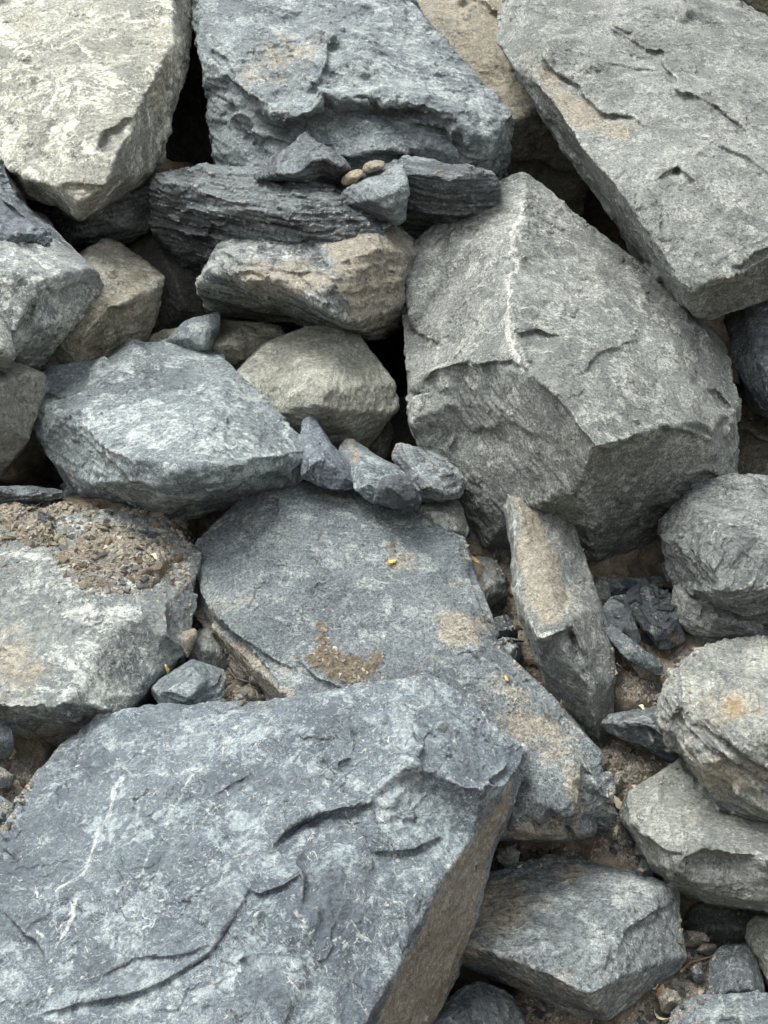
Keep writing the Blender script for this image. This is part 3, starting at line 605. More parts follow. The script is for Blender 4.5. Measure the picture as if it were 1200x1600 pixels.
rock('boulder', 'rounded sandy-grey boulder at the centre left, behind the blue slate chunks', 'boulder',
  [(365,590,4),(385,572,4),(420,540,2),(455,522,0),(500,517,-2),(540,519,-2),(572,540,-4),(596,568,-5),(608,600,-5),(611,632,-5),(592,668,-5),(562,700,-6),(520,715,-6),(470,700,-2),(420,650,2)],
  [[(460,560,18),(530,552,20),(575,600,16)],[(500,630,26),(560,650,16)],[(430,590,14)]], T=40, mat=dict(base=(.25,.24,.205), dark=(.18,.172,.15), pale=(.42,.41,.36)), seed=71, tanamt=.35, mottle=.6, scratch=.3, soft=2, rim=.7, fac=(.5,.5,.6), fol=(-.4,-.5,.7),
  marks=[('white',('l',3,[(450,620),(490,590),(500,575)]),.6)])
rock('boulder', 'small tan boulder showing just below the rounded sandy-grey boulder', 'boulder',
  [(550,690,-12),(585,668,-12),(606,655,-12),(610,680,-13),(602,712,-15),(575,735,-15),(545,720,-13)],[[(585,695,-4)]], T=18, mat=WARM, seed=73, mottle=.5)
rock('boulder', 'flat smooth brown slab standing in the dark gap left of the dominant grey boulder', 'boulder',
  [(560,660,-34),(640,615,-34),(700,600,-34),(720,760,-34),(600,760,-34),(550,730,-34)],[[(640,680,-30)]], T=20, mat=dict(base=(.13,.115,.09), dark=(.10,.09,.07), pale=(.18,.165,.13)), seed=74, mottle=.15, tanamt=.1, scratch=0, edge=0, fac=(.15,.15,.15), rough=.3, fine=.3, vox=3)

rock('boulder', 'blue-grey boulder left of centre with rippled layers along its base', 'boulder',
  [(42,602,4),(58,585,3),(80,578,2),(122,578,0),(168,572,-3),(190,552,-4),(216,534,-5),(245,528,-5),(290,535,-5),(330,550,-4),(356,568,-2),(386,612,0),(420,645,4),(450,672,10),(474,692,14),(477,718,16),(466,744,16),(430,766,12),(372,785,8),(330,795,8),(290,804,8),(235,800,6),(185,782,0),(135,776,-4),(112,782,-8),(95,742,-6),(74,712,-2),(62,690,2),(44,655,2)],
  [[(112,630,20),(130,665,26),(148,692,30),(165,702,33),(170,744,30)],[(112,630,20),(160,612,18),(215,575,16),(300,560,12)],[(240,660,30),(330,690,39),(400,705,35)],[(340,610,22),(400,650,24)],[(215,720,38),(300,730,42),(390,730,38)],
   [(172,748,31),(240,772,33),(320,768,34),(400,752,32),(455,722,26)],[(75,620,14),(90,660,14)],[(120,730,14)],[(240,600,20)]],
  T=50, mat=BLUE, seed=79, mottle=.75, tanamt=.2, scratch=.5, edge=.6, fol=(-.12,-.35,.92), strata=.2, fac=(.7,.8,.9),
  ledges=[([(168,715),(200,750),(250,765),(320,758),(400,755),(470,722)],6,20),([(240,775),(300,785),(350,770),(420,762),(470,738)],4,12),([(50,600),(90,612),(125,612)],3,12),([(70,680),(100,650),(118,640)],-3,12),([(385,720),(430,712),(472,700)],3,10)],
  marks=[('clean',('p',14,[(115,635),(170,600),(230,555),(290,570),(350,620),(250,650),(210,720),(150,700)]),.8),('white',(340,680,110,60),.42),('white',(150,660,20,40),.5),('tan',(120,655,16,25),.5),('tan',(115,740,10,35),.6),('tan',(55,640,15,30),.5),('tan',(215,555,20,12),.5),('white',('l',4,[(230,660),(290,620),(340,575)]),.5),('tan',(300,780,150,14),.45),('tan',(400,745,70,20),.4)])
rock('stone', 'spiky little slate perched on top of the blue-grey boulder left of centre', 'stone',
  [(258,540,0),(268,525,2),(290,506,3),(308,501,4),(325,496,5),(341,490,5),(343,512,5),(335,535,5),(326,552,4),(300,550,2),(275,548,0)],[[(300,515,10),(322,515,12),(318,540,10)],[(290,535,7)]], T=8, mat=BLUE, seed=80, scratch=.5, mottle=.4, fac=(.6,1,1))

rock('rock_slab', 'thin dark layered slab lying flat at the left frame edge above the gravel', 'rock slab',
  [(-80,758,8),(0,757,9),(60,760,8),(95,766,6),(108,778,6),(80,786,10),(0,790,14),(-80,792,14)],[[(0,770,18),(70,774,14)]], T=10, mat=DARK, seed=83, strata=1.0, strat_t=.012, mottle=.5, fol=(0,-.2,1), fac=(.3,.4,.5))
rock('boulder', 'broad flat-topped grey boulder at the left edge with gravel heaped over its top', 'boulder',
  [(-100,800,4),(0,800,4),(80,815,4),(150,805,6),(200,798,8),(245,802,8),(280,830,8),(305,865,8),(296,900,8),(286,930,12),(296,965,14),(290,1000,16),(280,1040,14),(246,1070,15),(214,1108,18),(190,1150,16),(160,1180,10),(100,1195,4),(40,1205,2),(-100,1200,2)],
  [[(-40,880,22),(60,860,21),(150,900,24),(270,928,26)],[(200,825,15),(250,850,16)],[(60,960,32),(180,970,34),(262,985,30)],[(100,1108,42),(20,1100,42),(-60,1090,42)],[(100,1108,42),(160,1100,38),(205,1090,30)],[(60,1140,26),(150,1140,24)],[(240,1040,28)]],
  T=50, mat=dict(base=(.18,.19,.185), dark=(.125,.133,.135), pale=(.42,.43,.405)), seed=89, flat=1.0, mottle=.8, tanamt=.42, scratch=.5, edge=.4, fac=(.4,.5,.6), fol=(1,-.1,.3),
  ledges=[([(-20,1112),(40,1118),(100,1128),(150,1125)],6,30),([(265,935),(270,980),(285,1010)],-4,10),([(210,1105),(225,1085),(245,1068)],4,10)],
  marks=[('tan',(30,1060,60,50),.6),('tan',(90,1160,120,35),.8),('white',(200,1000,90,50),.35),('white',(40,880,60,30),.35),('white',(230,830,50,22),.45),('tan',(100,850,90,25),.45),('dirt',(200,870,100,26),.75),('dirt',(150,915,60,16),.7),('tan',(30,1000,40,60),.4),('tan',(260,890,40,30),.3)])

rock('boulder', 'long flat slab-like boulder in the middle, carrying a patch of brown soil', 'boulder',
  [(290,895,8),(300,868,8),(322,842,6),(352,812,6),(385,785,8),(405,765,10),(432,752,10),(475,752,8),(530,763,6),(565,775,4),(602,786,2),(650,812,8),(700,842,10),(712,868,12),(722,905,14),(740,945,16),(765,1002,19),(800,1042,20),(850,1080,21),(880,1110,21),(904,1135,21),(930,1170,21),(938,1215,22),(947,1262,20),(930,1312,8),(885,1322,4),(830,1325,2),(780,1318,0),(700,1330,0),(560,1300,0),(430,1180,4),(442,1112,6),(415,1082,4),(398,1055,4),(365,1025,4),(325,1000,4),(296,962,4),(289,925,6)],
  [[(303,900,19),(314,945,22),(352,990,25),(408,1040,29),(455,1086,32),(505,1125,33)],[(420,780,18),(480,800,18)],[(400,850,21),(480,920,24.5),(560,1000,28)],[(560,840,19),(620,900,22),(680,980,25),(740,1050,28)],
   [(650,1050,29),(750,1150,27),(840,1200,30),(900,1240,28)],[(800,1280,34),(880,1290,30),(925,1280,20)],[(690,870,19),(750,1000,25),(850,1110,28),(912,1180,30)],[(600,1200,32)],[(440,830,20),(520,870,19)]],
  T=38, mat=dict(base=(.146,.161,.172), dark=(.104,.116,.127), pale=(.37,.385,.38)), seed=97, flat=.7, k=1.5, mottle=.45, tanamt=.32, scratch=.5, edge=.5, fac=(.35,.5,.6), fol=(.05,-.75,.65), grain=1.3,
  ledges=[([(405,770),(440,780),(440,830)],3,14),([(300,935),(350,980),(420,1020),(470,1050)],3,12),([(470,1030),(500,1060),(540,1075)],3,8),
          ([(780,1295),(830,1300),(860,1280),(900,1302),(935,1290)],6,20)],
  marks=[('tan',('p',8,[(289,905),(305,940),(350,985),(408,1036),(458,1082),(450,1118),(400,1075),(330,1015),(285,960)]),1.2),('dirt',('p',9,[(502,975),(515,972),(512,1000),(540,1020),(570,1030),(598,1018),(590,1045),(560,1072),(545,1070),(520,1058),(490,1040),(475,1030),(495,1010)]),1.0),('dirt',('p',7,[(640,1052),(672,1056),(668,1066),(640,1064)]),.9),('dirt',(520,775,28,8),.75),('dirt',(608,857,12,8),.8),('dirt',(462,1028,10,5),.8),
         ('rust',(500,768,50,12),.45),('tan',(730,985,45,32),1.0),('tan',(790,1080,60,50),.5),('tan',(700,920,40,60),.35),('white',(560,850,90,50),.3),('white',('l',4,[(330,900),(380,870),(430,800)]),.4),('tan',(640,880,40,25),.55),('tan',(820,1150,80,50),.75),('tan',(900,1240,30,70),.7),('tan',(860,1300,80,20),.8),('tan',(680,1030,30,14),.6),('white',('l',5,[(515,990),(545,935),(565,915),(590,960),(605,1010)]),.6),('white',('l',5,[(480,850),(500,800),(450,790)]),.5),('tan',(500,830,20,50),.4),('tan',(370,940,60,20),.35),('tan',(420,1040,60,25),.5),('white',('l',4,[(520,910),(560,890),(572,915)]),.6)])

rock('boulder', 'huge blue slate boulder in the front left, scratched white, with smooth tan right side', 'boulder',
  [(-150,1330,34),(-40,1330,32),(20,1268,30),(60,1212,28),(100,1165,26),(152,1120,25),(240,1106,26),(330,1104,28),(420,1110,34),(470,1096,38),(522,1082,42),(560,1074,43),(602,1066,44),(650,1066,44),(690,1088,43),(730,1115,43),(762,1140,43),(804,1172,42),(810,1200,38),(795,1255,30),(782,1290,24),(762,1350,12),(740,1420,10),(700,1530,8),(662,1600,6),(610,1720,6),(-150,1720,30)],
  [[(790,1235,48),(732,1310,46),(682,1395,50),(632,1490,54),(585,1580,58),(540,1700,62)],[(200,1160,42),(300,1180,44),(400,1160,46),(500,1130,50),(620,1110,51),(720,1150,52)],[(80,1215,42),(200,1210,46),(330,1205,48),(440,1230,50),(570,1250,52),(650,1195,56),(740,1225,54)],
   [(20,1320,44),(150,1350,52),(300,1360,56),(430,1350,58),(560,1370,58)],[(-60,1450,50),(100,1490,56),(240,1500,60),(370,1440,62),(440,1400,60)],[(100,1560,60),(300,1520,62),(500,1500,62)],[(-100,1680,60),(200,1680,66),(420,1640,66)],[(600,1300,52)]],
  T=70, mat=dict(base=(.126,.146,.168), dark=(.088,.100,.118), pale=(.37,.41,.43)), seed=101, flat=.6, mottle=.6, tanamt=.08, scratch=.9, edge=.7, fac=(.45,.7,.75), fol=(-.15,-.7,.65), grain=.7, vox=1.9,
  ledges=[([(432,1325),(455,1305),(480,1290),(520,1278),(560,1262),(578,1250)],4.5,16),([(60,1590),(130,1570),(200,1548),(260,1520),(320,1485),(345,1450),(372,1410),(392,1385)],2.0,34),([(390,1385),(410,1395),(440,1385),(470,1365)],2,14),
          ([(605,1155),(640,1186),(690,1192),(735,1218),(775,1242)],-2.5,14),([(0,1325),(20,1330),(30,1350)],3,10),([(55,1372),(75,1375),(95,1360)],1.3,4),([(100,1395),(125,1392),(138,1388)],1.2,4),([(226,1312),(245,1308),(258,1312)],1,4),([(70,1298),(85,1292),(95,1294)],1.2,4),([(275,1412),(300,1405),(315,1408)],1.3,4),([(50,1442),(70,1438),(82,1428)],1.2,4),
          ([(455,1140),(500,1142),(520,1148)],2,8),([(130,1540),(200,1500),(260,1490),(330,1470)],1.5,12),([(0,1425),(60,1470),(80,1520)],3,14),([(580,1325),(640,1330),(680,1310)],2.5,12),([(470,1420),(475,1370),(460,1340)],3,12),([(330,1240),(400,1205)],1.2,14)],
  marks=[('tan',('p',10,[(800,1215),(736,1312),(688,1395),(638,1490),(590,1582),(545,1720),(660,1720),(745,1420),(800,1260)]),1.4),('tan',(350,1425,18,26),.55),('tan',(280,1505,70,14),.55),('tan',(110,1580,60,14),.5),('white',(480,1480,120,70),.36),('white',(650,1250,60,60),.4),('tan',(640,1290,40,30),.4),('tan',(590,1330,40,40),.3),  # right side: tan film, strengthened to carry the diffuse light on that face
         ('white',('l',4,[(195,1215),(165,1285),(120,1370),(95,1395)]),.95),('white',('l',3,[(245,1232),(200,1300),(150,1390)]),.6),('white',('l',5,[(120,1405),(105,1440),(85,1480)]),.9),('white',('l',14,[(210,1165),(280,1155),(360,1145),(440,1120),(520,1088)]),.55),('white',('l',4,[(200,1205),(260,1210),(330,1203),(400,1206)]),.7),
         ('white',('l',4,[(70,1235),(110,1210),(190,1198)]),.6),('white',('l',3,[(520,1080),(560,1072),(602,1066),(650,1066)]),.7),('white',('l',4,[(590,1160),(640,1186),(700,1200),(740,1222),(785,1240)]),.7),('white',(60,1530,60,50),.4),('white',(290,1380,60,30),.3),('white',(420,1175,30,20),.45),('white',(180,1460,100,30),.3),('white',('l',4,[(600,1130),(580,1180),(560,1230)]),.5),('clean',('p',8,[(560,1078),(610,1066),(660,1068),(760,1140),(806,1178),(790,1235),(735,1212),(690,1190),(640,1180),(625,1130),(590,1100)]),1.1),('white',('l',3,[(300,1215),(262,1280),(235,1330),(200,1395)]),.8),('white',('l',3,[(330,1290),(300,1350),(265,1400)]),.7),('white',('l',3,[(255,1230),(232,1262)]),.8),('white',('l',3,[(150,1225),(100,1300),(60,1330)]),.6),('white',('l',3,[(380,1290),(420,1270),(460,1262)]),.6),('white',('l',4,[(10,1440),(60,1400),(110,1390)]),.6),('white',('l',5,[(25,1450),(40,1500),(45,1560)]),.6),('white',('l',4,[(420,1350),(400,1420),(330,1470)]),.5),('white',('l',3,[(560,1300),(540,1400),(500,1500)]),.6),('white',('l',3,[(640,1350),(560,1420),(530,1520)]),.5),('clean',(60,1290,60,50),.5),('clean',(180,1180,90,20),.4),('clean',(500,1400,40,50),.4)])

rock('boulder', 'tall narrow slab standing on end right of centre, tan face above and grey below', 'boulder',
  [(781,762,6),(800,752,6),(815,745,5),(832,745,4),(848,758,3),(862,768,2),(880,790,1),(892,804,1),(900,835,1),(910,870,2),(922,905,4),(935,950,6),(948,990,8),(957,1020,8),(958,1080,8),(955,1120,6),(944,1165,2),(925,1155,2),(900,1130,4),(880,1112,6),(862,1070,8),(848,1030,12),(830,990,14),(814,962,12),(808,905,8),(806,870,6),(798,815,6)],
  [[(798,775,16),(812,860,20),(818,930,24),(842,1000,32)],[(842,1000,32),(870,990,32),(900,975,32),(905,985,30)],[(838,770,14),(870,850,16),(905,940,22),(925,990,22)],[(905,985,30),(912,1060,26),(928,1140,14)],[(870,1060,20)],[(860,920,27)]],
  T=26, mat=dict(base=(.19,.19,.18), dark=(.12,.125,.125), pale=(.40,.395,.36)), seed=103, mottle=.6, tanamt=.3, scratch=.5, edge=.9, fac=(.35,.4,.6), fol=(.8,-.4,.3), soft=2,
  ledges=[([(842,1003),(870,992),(905,985),(920,1030)],3,14),([(880,900),(895,960),(912,1030),(920,1080)],3,8)],
  marks=[('tan',('p',12,[(800,775),(830,780),(870,860),(895,930),(880,975),(840,990),(818,930),(808,860)]),.85),('white',('l',4,[(783,762),(800,830),(808,880),(812,955),(842,1000),(875,990)]),.9),('white',('l',3,[(815,747),(860,770),(892,805),(905,850)]),.7),('white',(865,930,30,40),.3)])

rock('boulder', 'rounded crumpled-looking grey boulder at the right edge, finely layered, under the dominant boulder', 'boulder',
  [(1034,835,2),(1040,805,2),(1058,785,2),(1080,768,2),(1118,756,0),(1150,752,0),(1300,750,0),(1300,985,4),(1220,985,6),(1165,978,8),(1120,962,6),(1095,935,6),(1058,908,2),(1045,870,2)],
  [[(1050,830,16),(1072,800,18),(1120,775,16),(1220,770,16)],[(1070,860,22),(1120,830,30),(1220,830,32)],[(1120,920,28),(1200,920,30)],[(1160,965,18),(1240,965,18)]],
  T=45, mat=dict(base=(.135,.142,.142), dark=(.075,.08,.085), pale=(.34,.35,.34)), seed=107, mottle=.45, scratch=.8, strata=.7, strat_t=.022, fol=(-.5,-.5,.7), soft=6, fac=(.6,.8,1.2), edge=.9, fine=1.6)
rock('rock_slab', 'tan slab wedged directly underneath the crumpled-looking boulder at the right edge', 'rock slab',
  [(1048,925,4),(1060,905,2),(1110,920,0),(1200,950,0),(1300,960,0),(1300,1015,2),(1200,1010,2),(1150,1006,2),(1110,998,2),(1075,980,4),(1055,955,4)],[[(1075,935,12),(1110,960,14),(1180,985,12)]],
  T=25, mat=GREY, seed=109, tanamt=.5, mottle=.6, ledges=[([(1085,965),(1095,950),(1105,940)],3,5)])
rock('boulder', 'right edge boulder with a round rusty-orange spot on its streaky layered face', 'boulder',
  [(1033,1105,16),(1038,1075,16),(1052,1058,14),(1062,1040,12),(1092,1022,10),(1120,1012,8),(1200,1000,6),(1300,995,6),(1300,1325,12),(1240,1305,14),(1200,1286,14),(1160,1270,14),(1110,1245,12),(1085,1210,12),(1072,1180,14),(1060,1160,14),(1038,1142,16)],
  [[(1052,1090,30),(1080,1060,28),(1150,1045,24),(1230,1040,24)],[(1080,1130,36),(1140,1110,40),(1230,1120,40)],[(1100,1200,34),(1160,1230,34),(1230,1260,32)],[(1160,1170,42)]],
  T=45, mat=dict(base=(.175,.175,.165), dark=(.095,.10,.105), pale=(.36,.35,.31)), seed=113, tanamt=.45, mottle=.6, scratch=.6, strata=.8, strat_t=.03, fol=(.45,-.30,.8), edge=.8, fac=(.6,.8,1.0),
  ledges=[([(1045,1075),(1070,1100),(1060,1130)],-4,12),([(1100,1160),(1150,1190),(1200,1220)],3,12),([(1080,1130),(1140,1160),(1220,1210)],3,10)],
  marks=[('rust',(1150,1105,30,24),1.0),('tan',(1140,1100,60,40),.6),('rust',(1160,1225,45,18),.5),('rust',(1045,1135,12,20),.5),('tan',(1150,1210,80,50),.6),('white',(1120,1060,60,20),.3)])
rock('stone', 'dark jagged stone with a beak-like tip poking left from under the rusty-spotted boulder', 'stone',
  [(941,1130,12),(955,1120,12),(985,1110,10),(1030,1105,8),(1080,1120,8),(1085,1180,8),(1062,1198,8),(1030,1190,8),(1000,1172,8),(968,1155,10)],[[(965,1130,18),(1010,1128,20),(1050,1140,20)],[(1020,1165,17)]],
  T=12, mat=DARK, seed=127, strata=.5, strat_t=.02, mottle=.6, tanamt=.3, scratch=.6, edge=.8, ledges=[([(975,1140),(1010,1138),(1040,1160)],3,8)])
rock('boulder', 'smooth grey-tan boulder at the lower right with a long horizontal ledge, under the rusty-spotted one', 'boulder',
  [(970,1265,8),(978,1250,8),(1002,1232,6),(1040,1208,4),(1065,1190,4),(1120,1210,0),(1300,1260,0),(1300,1435,6),(1230,1430,8),(1190,1427,8),(1130,1415,8),(1080,1402,8),(1055,1393,8),(1050,1372,8),(1020,1355,8),(1005,1330,8),(985,1300,8)],
  [[(990,1262,18),(1030,1240,20),(1090,1240,18),(1200,1290,16)],[(1010,1300,24),(1050,1335,30),(1075,1335,31),(1090,1330,30),(1200,1345,32),(1280,1350,32)],[(1070,1370,26),(1150,1395,24),(1250,1400,24)]],
  T=45, mat=dict(base=(.20,.20,.185), dark=(.14,.142,.135), pale=(.36,.36,.33)), seed=131, tanamt=.35, mottle=.5, scratch=.4, soft=6, fac=(.5,.6,.7), fol=(.15,-.3,.95), strata=.15,
  ledges=[([(1062,1345),(1075,1332),(1100,1330),(1130,1336),(1200,1342)],5,18),([(1000,1290),(1040,1325),(1065,1330)],4,12)], marks=[('white',(1030,1270,30,30),.4),('tan',(1100,1290,80,40),.4)])
rock('boulder', 'blocky blue-grey boulder at bottom right with a tan patch on its left end', 'boulder',
  [(690,1500,6),(700,1440,4),(735,1390,2),(775,1368,0),(812,1358,-2),(850,1345,-3),(885,1338,-4),(925,1340,-4),(960,1350,-3),(1000,1366,-2),(1030,1382,0),(1052,1396,2),(1050,1420,4),(1052,1455,4),(1062,1495,4),(1058,1512,4),(1022,1545,4),(975,1568,6),(962,1590,6),(955,1602,6),(920,1592,4),(880,1576,0),(830,1550,-2),(780,1525,-2),(740,1515,0)],
  [[(760,1400,16),(850,1375,12),(930,1370,12),(1020,1400,16)],[(730,1480,26),(800,1500,30),(870,1530,32),(930,1560,30)],[(1020,1400,16),(1030,1450,20),(1035,1500,18)],[(850,1450,26),(950,1450,27)],[(970,1520,26)]],
  T=45, mat=dict(base=(.150,.162,.170), dark=(.100,.109,.119), pale=(.38,.39,.38)), seed=137, tanamt=.3, mottle=.5, scratch=.6, edge=.5, fac=(.5,.6,.6), fol=(.1,-.6,.7), grain=1.3,
  ledges=[([(725,1500),(780,1510),(830,1520),(880,1545),(930,1565)],5,18),([(960,1480),(1000,1440),(1045,1410)],2,30)], marks=[('tan',(775,1420,55,45),1.2),('tan',(740,1480,35,30),.6),('tan',(900,1360,30,14),.5),('tan',(880,1530,25,30),.55),('tan',(800,1540,60,20),.6),('white',(950,1470,60,60),.25)])
rock('rock', 'rounded dark blue rock at the bottom edge, below the blocky boulder with the tan patch', 'rock',
  [(655,1610,10),(680,1575,8),(710,1555,7),(745,1546,6),(780,1552,6),(805,1568,6),(816,1595,8),(818,1640,10),(740,1660,12),(650,1660,12)],[[(700,1590,16),(750,1580,18),(790,1600,17)]], T=24, mat=BLUE, seed=139, mottle=.5, scratch=.6, soft=3)
rock('rock', 'dark angular rock with a pale vein at lower right, beside rounded tan rock', 'rock',
  [(1108,1530,4),(1112,1500,3),(1135,1472,2),(1165,1478,2),(1182,1500,2),(1196,1545,4),(1190,1575,6),(1140,1578,8),(1112,1560,6)],[[(1130,1505,12),(1160,1505,13),(1175,1545,13)],[(1135,1545,14)]], T=16, mat=DARK, seed=149, scratch=.7, mottle=.4, marks=[('white',('l',4,[(1128,1530),(1140,1500),(1150,1480)]),.8)])
rock('rock', 'rounded tan rock cut by the right frame edge near the bottom', 'rock',
  [(1172,1480,0),(1172,1450,0),(1185,1434,0),(1215,1428,0),(1290,1430,0),(1290,1560,0),(1210,1550,2),(1190,1520,2)],[[(1195,1465,12),(1235,1480,14)],[(1205,1520,10)]], T=22, mat=dict(base=(.25,.24,.205), dark=(.18,.172,.15), pale=(.42,.41,.36)), seed=151, soft=8, mottle=.4)
rock('rock', 'blue-grey rock with a cream blotch in the bottom right corner', 'rock',
  [(1050,1600,12),(1058,1578,10),(1090,1565,10),(1140,1560,10),(1200,1552,10),(1300,1550,10),(1300,1680,14),(1060,1680,16)],[[(1080,1590,18),(1150,1585,20),(1230,1585,20)]], T=22, mat=BLUE, seed=157, mottle=.6, marks=[('tan',(1150,1580,35,20),.6),('white',(1160,1580,30,16),.6)])
rock('rock', 'shaded grey rock in the pocket beneath the lower right ledge boulder', 'rock',
  [(1060,1470,-14),(1075,1425,-14),(1110,1412,-14),(1200,1420,-16),(1220,1470,-16),(1180,1500,-14),(1110,1500,-12)],[[(1110,1450,-6),(1160,1450,-5)]], T=25, mat=GREY, seed=163, tanamt=.4, vox=2.2)

rock('rock', 'grey slate rock with fine layers at the centre left, leaning over a small black hollow', 'rock',
  [(240,1078,24),(258,1062,23),(300,1033,21),(325,1040,20),(350,1048,19),(348,1070,20),(344,1095,22),(315,1103,24),(262,1106,26),(252,1095,26)],[[(262,1078,32),(305,1062,30),(335,1065,26)],[(300,1090,31)]], T=12, mat=BLUE, seed=167, strata=.5, strat_t=.012, mottle=.2, scratch=.3, fol=(.1,-.4,.9), fac=(.4,.5,.6))
rock('rock', 'small grey rock directly behind the fine-layered rock at the centre left', 'rock',
  [(290,1020,14),(305,992,12),(325,985,10),(345,1005,8),(356,1035,8),(350,1056,10),(310,1058,14)],[[(322,1015,20)]], T=14, mat=GREY, seed=173, mottle=.3)
rock('stone', 'small ochre-topped stone lodged upright right of the gravel-topped boulder', 'stone',
  [(280,1000,20),(284,990,20),(304,984,18),(306,994,18),(298,1006,20),(294,1028,22),(288,1020,22)],[[(292,998,25)]], T=5, mat=WARM, seed=174, tanamt=.9)
rock('stone', 'brown flat-faced stone among pebbles under the left edge of the long middle slab', 'stone',
  [(354,1104,18),(366,1082,16),(385,1068,15),(405,1078,14),(418,1088,13),(414,1104,14),(396,1112,17)],[[(380,1088,22),(402,1092,19)]], T=8, mat=WARM, seed=179, tanamt=.8, mottle=.2)
rock('rock', 'pointed dark blue slate chunk standing at the right end of the left-of-centre boulder', 'rock',
  [(470,680,14),(476,662,14),(490,655,13),(500,668,12),(512,692,12),(535,715,12),(552,735,14),(562,762,18),(530,764,20),(500,758,20),(472,744,20)],[[(486,680,22),(505,712,25),(540,745,23)],[(485,730,26)]],
  T=14, mat=dict(base=(.125,.14,.165), dark=(.08,.09,.11), pale=(.26,.29,.32)), seed=181, mottle=.3, scratch=.5, fac=(.4,.7,.8), warp=.2, rim=.7, vox=1.2)
rock('rock', 'grey slate chunk with tan stripe on top, between the pointed and banded chunks', 'rock',
  [(532,700,8),(540,688,8),(556,692,7),(575,705,7),(600,720,7),(635,735,9),(652,760,14),(650,790,18),(615,790,20),(580,778,20),(555,764,20)],[[(555,712,16),(590,735,20),(620,750,22)],[(575,755,26),(610,775,25)]],
  T=14, mat=BLUE, seed=191, mottle=.6, scratch=.6, marks=[('tan',('l',7,[(545,690),(555,715)]),1.0)], fac=(.4,.7,.8), warp=.2, rim=.7, vox=1.2)
rock('rock', 'dark pyramid-shaped chunk of slate lying in front of the striped and banded ones', 'rock',
  [(582,785,24),(590,765,24),(600,748,24),(622,744,23),(636,752,23),(655,778,22),(652,796,22),(618,792,24)],[[(612,760,30),(635,780,28)]], T=8, mat=DARK, seed=193, mottle=.3, scratch=.3, fac=(.6,.8,.8))
rock('rock', 'banded slate chunk with pale stripes resting against the dominant grey boulder', 'rock',
  [(620,715,12),(624,703,12),(655,706,11),(690,716,10),(712,735,10),(724,752,12),(716,776,16),(690,780,18),(652,780,18),(642,755,18),(628,735,16)],[[(640,722,20),(680,732,21),(708,752,20)],[(662,760,25),(695,768,23)]],
  T=14, mat=DARK, seed=197, strata=.8, strat_t=.015, mottle=.8, scratch=.7, fol=(.3,-.3,.9), marks=[('white',(665,735,30,10),.5),('white',(700,765,15,8),.4)])
rock('rock', 'small pale blue-grey rock below the banded slate chunk, touching the long middle slab', 'rock',
  [(652,800,10),(655,782,8),(680,778,6),(712,778,4),(725,800,4),(732,828,6),(725,846,8),(700,846,10),(680,825,11)],[[(670,800,18),(705,800,16),(715,830,15)]], T=14, mat=GREY, seed=199, mottle=.8, tanamt=.4)
rock('rock', 'brown-topped rock in the crevice between the middle slab and the standing slab', 'rock',
  [(712,905,-2),(718,880,-4),(745,868,-6),(770,880,-8),(788,905,-8),(790,930,-6),(772,945,-4),(750,958,0),(735,950,0)],[[(740,900,8),(765,915,8)],[(750,940,9)]], T=14, mat=GREY, seed=211, tanamt=.5, marks=[('dirt',(745,895,20,20),.8)])
rock('stone', 'squarish pale blue stone at the foot of the standing slab, beside the middle slab', 'stone',
  [(766,1020,8),(772,1002,6),(790,996,5),(812,1000,4),(812,1028,5),(806,1044,7),(788,1044,9),(770,1032,9)],[[(778,1012,15),(802,1012,13)],[(792,1034,15)]], T=9, mat=BLUE, seed=223, mottle=.8, fac=(.4,.5,.6))
